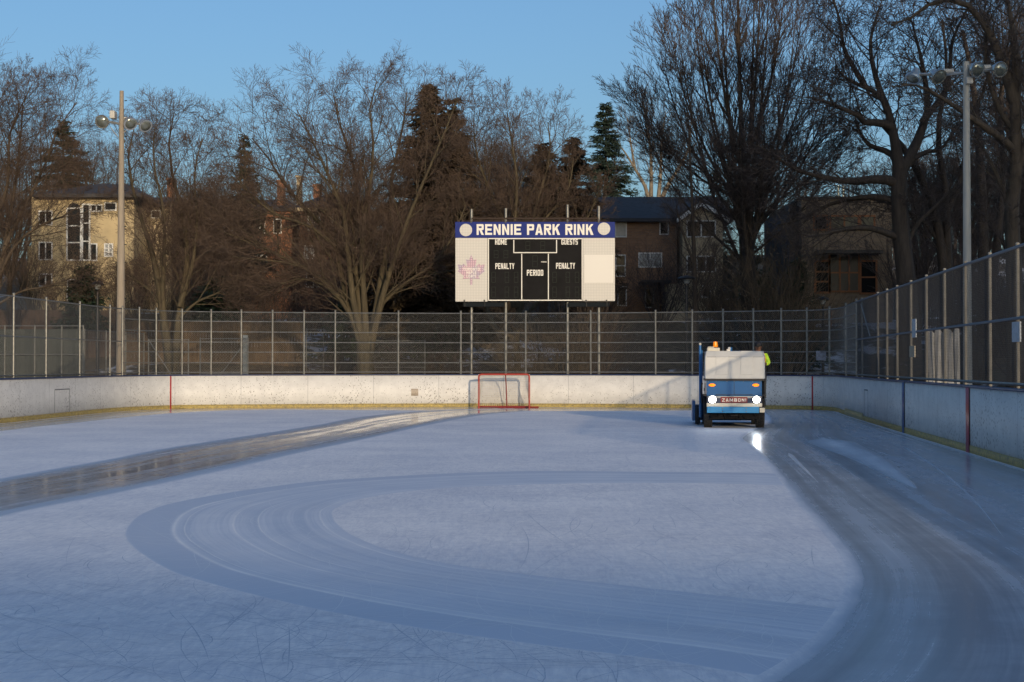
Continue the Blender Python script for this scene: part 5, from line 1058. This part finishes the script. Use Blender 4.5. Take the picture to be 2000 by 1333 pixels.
# ------------------------------------------------------------------ conifers
def conifer(seed, px, ptop, D, pbot, wpx, label, m, dens=1., name='spruce', droop=.35, ragged=.25, zg=None):
    rr = np.random.RandomState(seed); top = P(px, ptop, D); bot = P(px, pbot, D); g_ = zg if zg is not None else terr(top.x, D); H = top.z - g_; Rm = wpx / 2 / F * D
    e = empty(name, (top.x, D, g_), label, 'conifer', 'conifers on the slope'); b = MB(); b.tube([(0, 0, -.3), (0, 0, H * .6), (0, 0, H * .98)], [.24, .13, .02], 8); b.build('trunk', bark_d, e)
    zl = bot.z - g_; Hc = H - zl; nb_ = int(230 * dens * max(.6, Hc / 9)); t = np.sort(rr.rand(nb_) ** .8); Vs = []
    for i in range(nb_):
        u = t[i]; tier = 1 + (.10 if dens > 1.5 else .2) * math.sin(u * 62); L = max(.25, Rm * (u ** .85) * tier * rr.uniform(1 - ragged * 1.4, 1 + ragged * .5) + .12); az = rr.rand() * 6.283; z0 = H - u * Hc; up = .35 * (1 - u) - .05
        n = int((14 + L * 30) * dens); s_ = rr.rand(n) ** .75 * L; zc = z0 + s_ * up - droop * (s_ / L) ** 2 * L * .6 + (s_ / L > .8) * .05
        off = rr.randn(n, 3) * np.array([.16, .16, .07]) * (0.5 + .5 * L / max(Rm, .1)); c = np.stack([s_ * math.cos(az), s_ * math.sin(az), zc], 1) + off
        az2 = az + rr.randn(n) * .8; ln = rr.uniform(.14, .34, n); w = rr.uniform(.025, .07, n); el = rr.uniform(-.7, .25, n)
        d = np.stack([np.cos(az2) * np.cos(el), np.sin(az2) * np.cos(el), np.sin(el)], 1); sd_ = np.stack([-np.sin(az2), np.cos(az2), rr.randn(n) * .6], 1); sd_ /= np.linalg.norm(sd_, axis=1, keepdims=True)
        Vs.append(np.stack([c - sd_ * w[:, None], c + sd_ * w[:, None], c + d * ln[:, None] + sd_ * w[:, None] * .4, c + d * ln[:, None] - sd_ * w[:, None] * .4], 1).reshape(-1, 3))
    V_ = np.concatenate(Vs); np_mesh('foliage', V_, np.arange(len(V_)).reshape(-1, 4), m, e); return e
conifer(1, 1183, 203, 112, 400, 120, 'dark blue green spruce standing alone against the sky behind the scoreboard', need_b, 1.3, ragged=.3)
conifer(2, 838, 165, 70, 640, 300, 'tall rusty brown spruce left of the scoreboard', need_o, 1.9, droop=.3)
conifer(3, 885, 195, 73, 560, 170, 'second rusty spruce top joined to the right side of the tall one', need_o, 1.6)
conifer(4, 124, 236, 99, 420, 160, 'broad dark green spruce behind the cream house', need_g, 1.3)
conifer(5, 478, 268, 92, 560, 110, 'dark green spruce over the orange brick house roof', need_g, 1.)
conifer(6, 1062, 280, 84, 560, 200, 'rusty conifer above the scoreboard banner, the left one of two', need_o, 1.6)
conifer(7, 1118, 268, 86, 560, 190, 'rusty conifer above the scoreboard banner, touching the blue green spruce', need_o, 1.6)
conifer(8, 1395, 335, 100, 600, 120, 'dark conifer behind the gabled beige wing', need_g, 1.)
conifer(9, 1560, 500, 74, 720, 120, 'low dark evergreen left of the tan modern house', need_g, 1., droop=.1)
conifer(10, 165, 520, 76, 640, 90, 'low dark evergreen bush before the cream house', need_g, 1., droop=.1)
conifer(11, 430, 540, 77, 640, 150, 'low dark evergreen behind the plank fence at its middle', need_g, .9, droop=.1)
conifer(12, 700, 520, 72, 700, 170, 'dark evergreen bush right behind the many stemmed tree', need_g, .9, droop=.1)
conifer(13, 860, 500, 70, 700, 170, 'dark evergreen bush just left of the scoreboard posts', need_g, .9, droop=.1)
conifer(14, 1470, 480, 80, 720, 150, 'dark evergreen at the foot of the lime tree', need_g, .9, droop=.1)

# ------------------------------------------------------------------ shrubs
def shrub_mesh(seed, H, n, P_):
    t = Tree(seed); rr = t.r
    for i in range(n):
        a = rr.uniform(0, 6.283); ti = rr.uniform(.05, .6); d = Vector((math.cos(a) * ti, math.sin(a) * ti, 1)); t.grow(Vector((math.cos(a) * .15, math.sin(a) * .15, 0)), d, H * rr.uniform(.6, 1), .02, 1, P_)
    return t
SP = dict(levels=3, n=[6, 6, 4], ang=.55, ratio=.55, up=.05, wig=.13, split=1, rmin=.0045)
kinds = []
for i, (m, nm) in enumerate(((twig_b, 'brown'), (twig_r, 'reddish'), (twig_d, 'dark'))):
    t = shrub_mesh(300 + i, 3.0, 26, SP); e = empty('bare_shrub', (0, 0, 0)); ob = tubes_mesh('stems', t.tw, m, e, 3); kinds.append((e, nm))
used = set(); spots = []; rr = random.Random(77)
named = [(1060, 62.5, 1.25, 0, 'bare brown shrub right of the thick mossy trunk behind the boards'), (1120, 63, 1.35, 0, 'bare brown shrub below the middle of the scoreboard'), (1170, 64, 1.3, 1, 'bare reddish shrub behind the right scoreboard post'), (1230, 66, 1.0, 2, 'dark bare shrub just right of the scoreboard, behind the fence'), (1290, 84, 1.5, 2, 'dark bare shrub at the foot of the brown brick house'), (1400, 82, 1.6, 2, 'dark bare shrub at the foot of the gabled wing')]
for px, D, s_, kd, lab in named: spots.append((px, D, s_, kd, lab))
rows = (('behind the plank fence', 78, 1.7), ('in the hedge before the houses', 84, 2.1), ('close behind the rink fence', 66, 1.0))
for px in range(20, 1180, 52):
    r_ = rows[(px // 52) % 2]; spots.append((px + rr.uniform(-15, 15), r_[1] + rr.uniform(-3, 3), r_[2] * rr.uniform(.85, 1.2) * (.62 if px < 300 else .85), rr.choice((0, 1, 1)), None))
for px in [p_ for p_ in range(1440, 2060, 48) if not 1570 < p_ < 1735]: spots.append((px + rr.uniform(-15, 15), rr.uniform(66, 84), rr.uniform(1.5, 2.2), rr.choice((0, 2, 2)), None))
for px in range(520, 1000, 75): spots.append((px, rr.uniform(64.5, 68), rr.uniform(.6, .9), 2, None))
marks = [(0, 'at the left edge'), (62, 'at the left end of the cream house'), (150, 'before the tall windows of the cream house'), (235, 'behind the concrete pole'), (300, 'left of the mossy two stemmed tree'), (380, 'right of the mossy two stemmed tree'), (440, 'before the grey house'), (500, 'before the orange brick house'), (570, 'left below the pale cornice'), (640, 'before the brick house with pale cornice'), (715, 'behind the many stemmed tree'), (790, 'right of the many stemmed tree'), (850, 'under the rusty spruce'), (920, 'behind the left edge of the scoreboard'), (1000, 'behind the scoreboard'), (1100, 'behind the right half of the scoreboard'), (1440, 'left of the lime tree trunk'), (1500, 'right of the lime tree trunk'), (1560, 'at the left corner of the tan modern house'), (1620, 'before the wooden framed windows'), (1690, 'at the right end of the tan modern house'), (1760, 'at the foot of the crooked maple'), (1830, 'at the foot of the dark leaning tree'), (1900, 'behind the right floodlight pole'), (1960, 'right of the right floodlight pole'), (2030, 'at the right edge')]
first = [True] * 3
for (px, D, s_, kd, lab) in spots:
    e0, nm = kinds[kd]; o = e0 if first[kd] else copy_tree(e0); first[kd] = False
    q = P(px, 600, D); o.location = (q.x, D, terr(q.x, D) - .1); o.scale = (s_ * rr.uniform(.9, 1.3), s_, s_); o.rotation_euler = (0, 0, rr.uniform(0, 6.28))
    if not lab:
        mk = min(marks, key=lambda k_: abs(k_[0] - px))[1]; where = 'low near the rink' if D < 69 else ('halfway up the slope' if D < 80 else 'up by the houses')
        lab = f'{nm} leafless shrub {where}, {mk}'; c_ = 2
        for w_ in ('', ', the larger of two', ', a smaller one beside it'):
            if lab + w_ not in used: lab += w_; break
    used.add(lab); tag(o, lab, 'shrub', 'leafless shrubs on the slope')
# far wood closing the view behind the houses
t = Tree(500); FP = dict(levels=3, n=[8, 6, 5], ang=.6, ratio=.55, up=.08, wig=.12, split=0, rmin=.014); rr = random.Random(8)
for i in range(46):
    x = -62 + i * 2.9 + rr.uniform(-1, 1); D = rr.uniform(135, 165)
    t.grow(Vector((x, D, 10)), Vector((rr.uniform(-.1, .1), 0, 1)), rr.uniform(7, 9.5) * (1.35 if x > 22 else .8), .22, 0, FP)
for i in range(14):
    x = -52 + i * 2.0; D = rr.uniform(110, 130)
    t.grow(Vector((x, D, 7)), Vector((rr.uniform(-.1, .1), 0, 1)), rr.uniform(6, 8), .2, 0, FP)
o = tubes_mesh('far_wood', t.tw + t.big, twig_d, None, 3); tag(o, 'distant bare wood showing between and behind the houses', 'wood', kind='stuff')

# ------------------------------------------------------------------ unseen blocks and trees added behind the camera to shade the rink
e = empty('clubhouse', (8, -60, 0), 'long rink clubhouse far behind the photographer', 'building')  # added only to keep low sun off the nearest ice
b = MB(); b.box(-45, 31.5, -12, 0, -.1, 11.2); b.build('wall', brick_t, e); b = MB(); b.box(-46, 31.7, -13, .8, 11.2, 11.9); b.build('roof', shingle, e)
e = empty('apartment_block', (75, -60, 0), 'tall apartment block far behind the photographer on the right', 'building')  # added block, sized to put the right boards and trees in shade
b = MB(); b.box(-34.5, 35, -12, 0, -.1, 38); b.build('wall', brick_b, e); b = MB(); b.box(-34.8, 35.3, -12.3, .3, 38, 38.5); b.build('roof', shingle, e)
for i, (x, y, H) in enumerate(((-8, -40, 12), (-22, -46, 14))):  # out-of-view trees added to dapple the low sun
    auto_tree(700 + i, (x, y, 0), H, 4.5, 8, dict(BASE, levels=3, n=[7, 5, 4], rmin=.01), .22, .25, ['bare tree behind the photographer, left of the middle', 'bare tree behind the photographer, far left'][i], bark_b, twig_b, BG)
for o in list(S.objects):
    for k_ in ('_D', '_n'):
        if k_ in o: del o[k_]
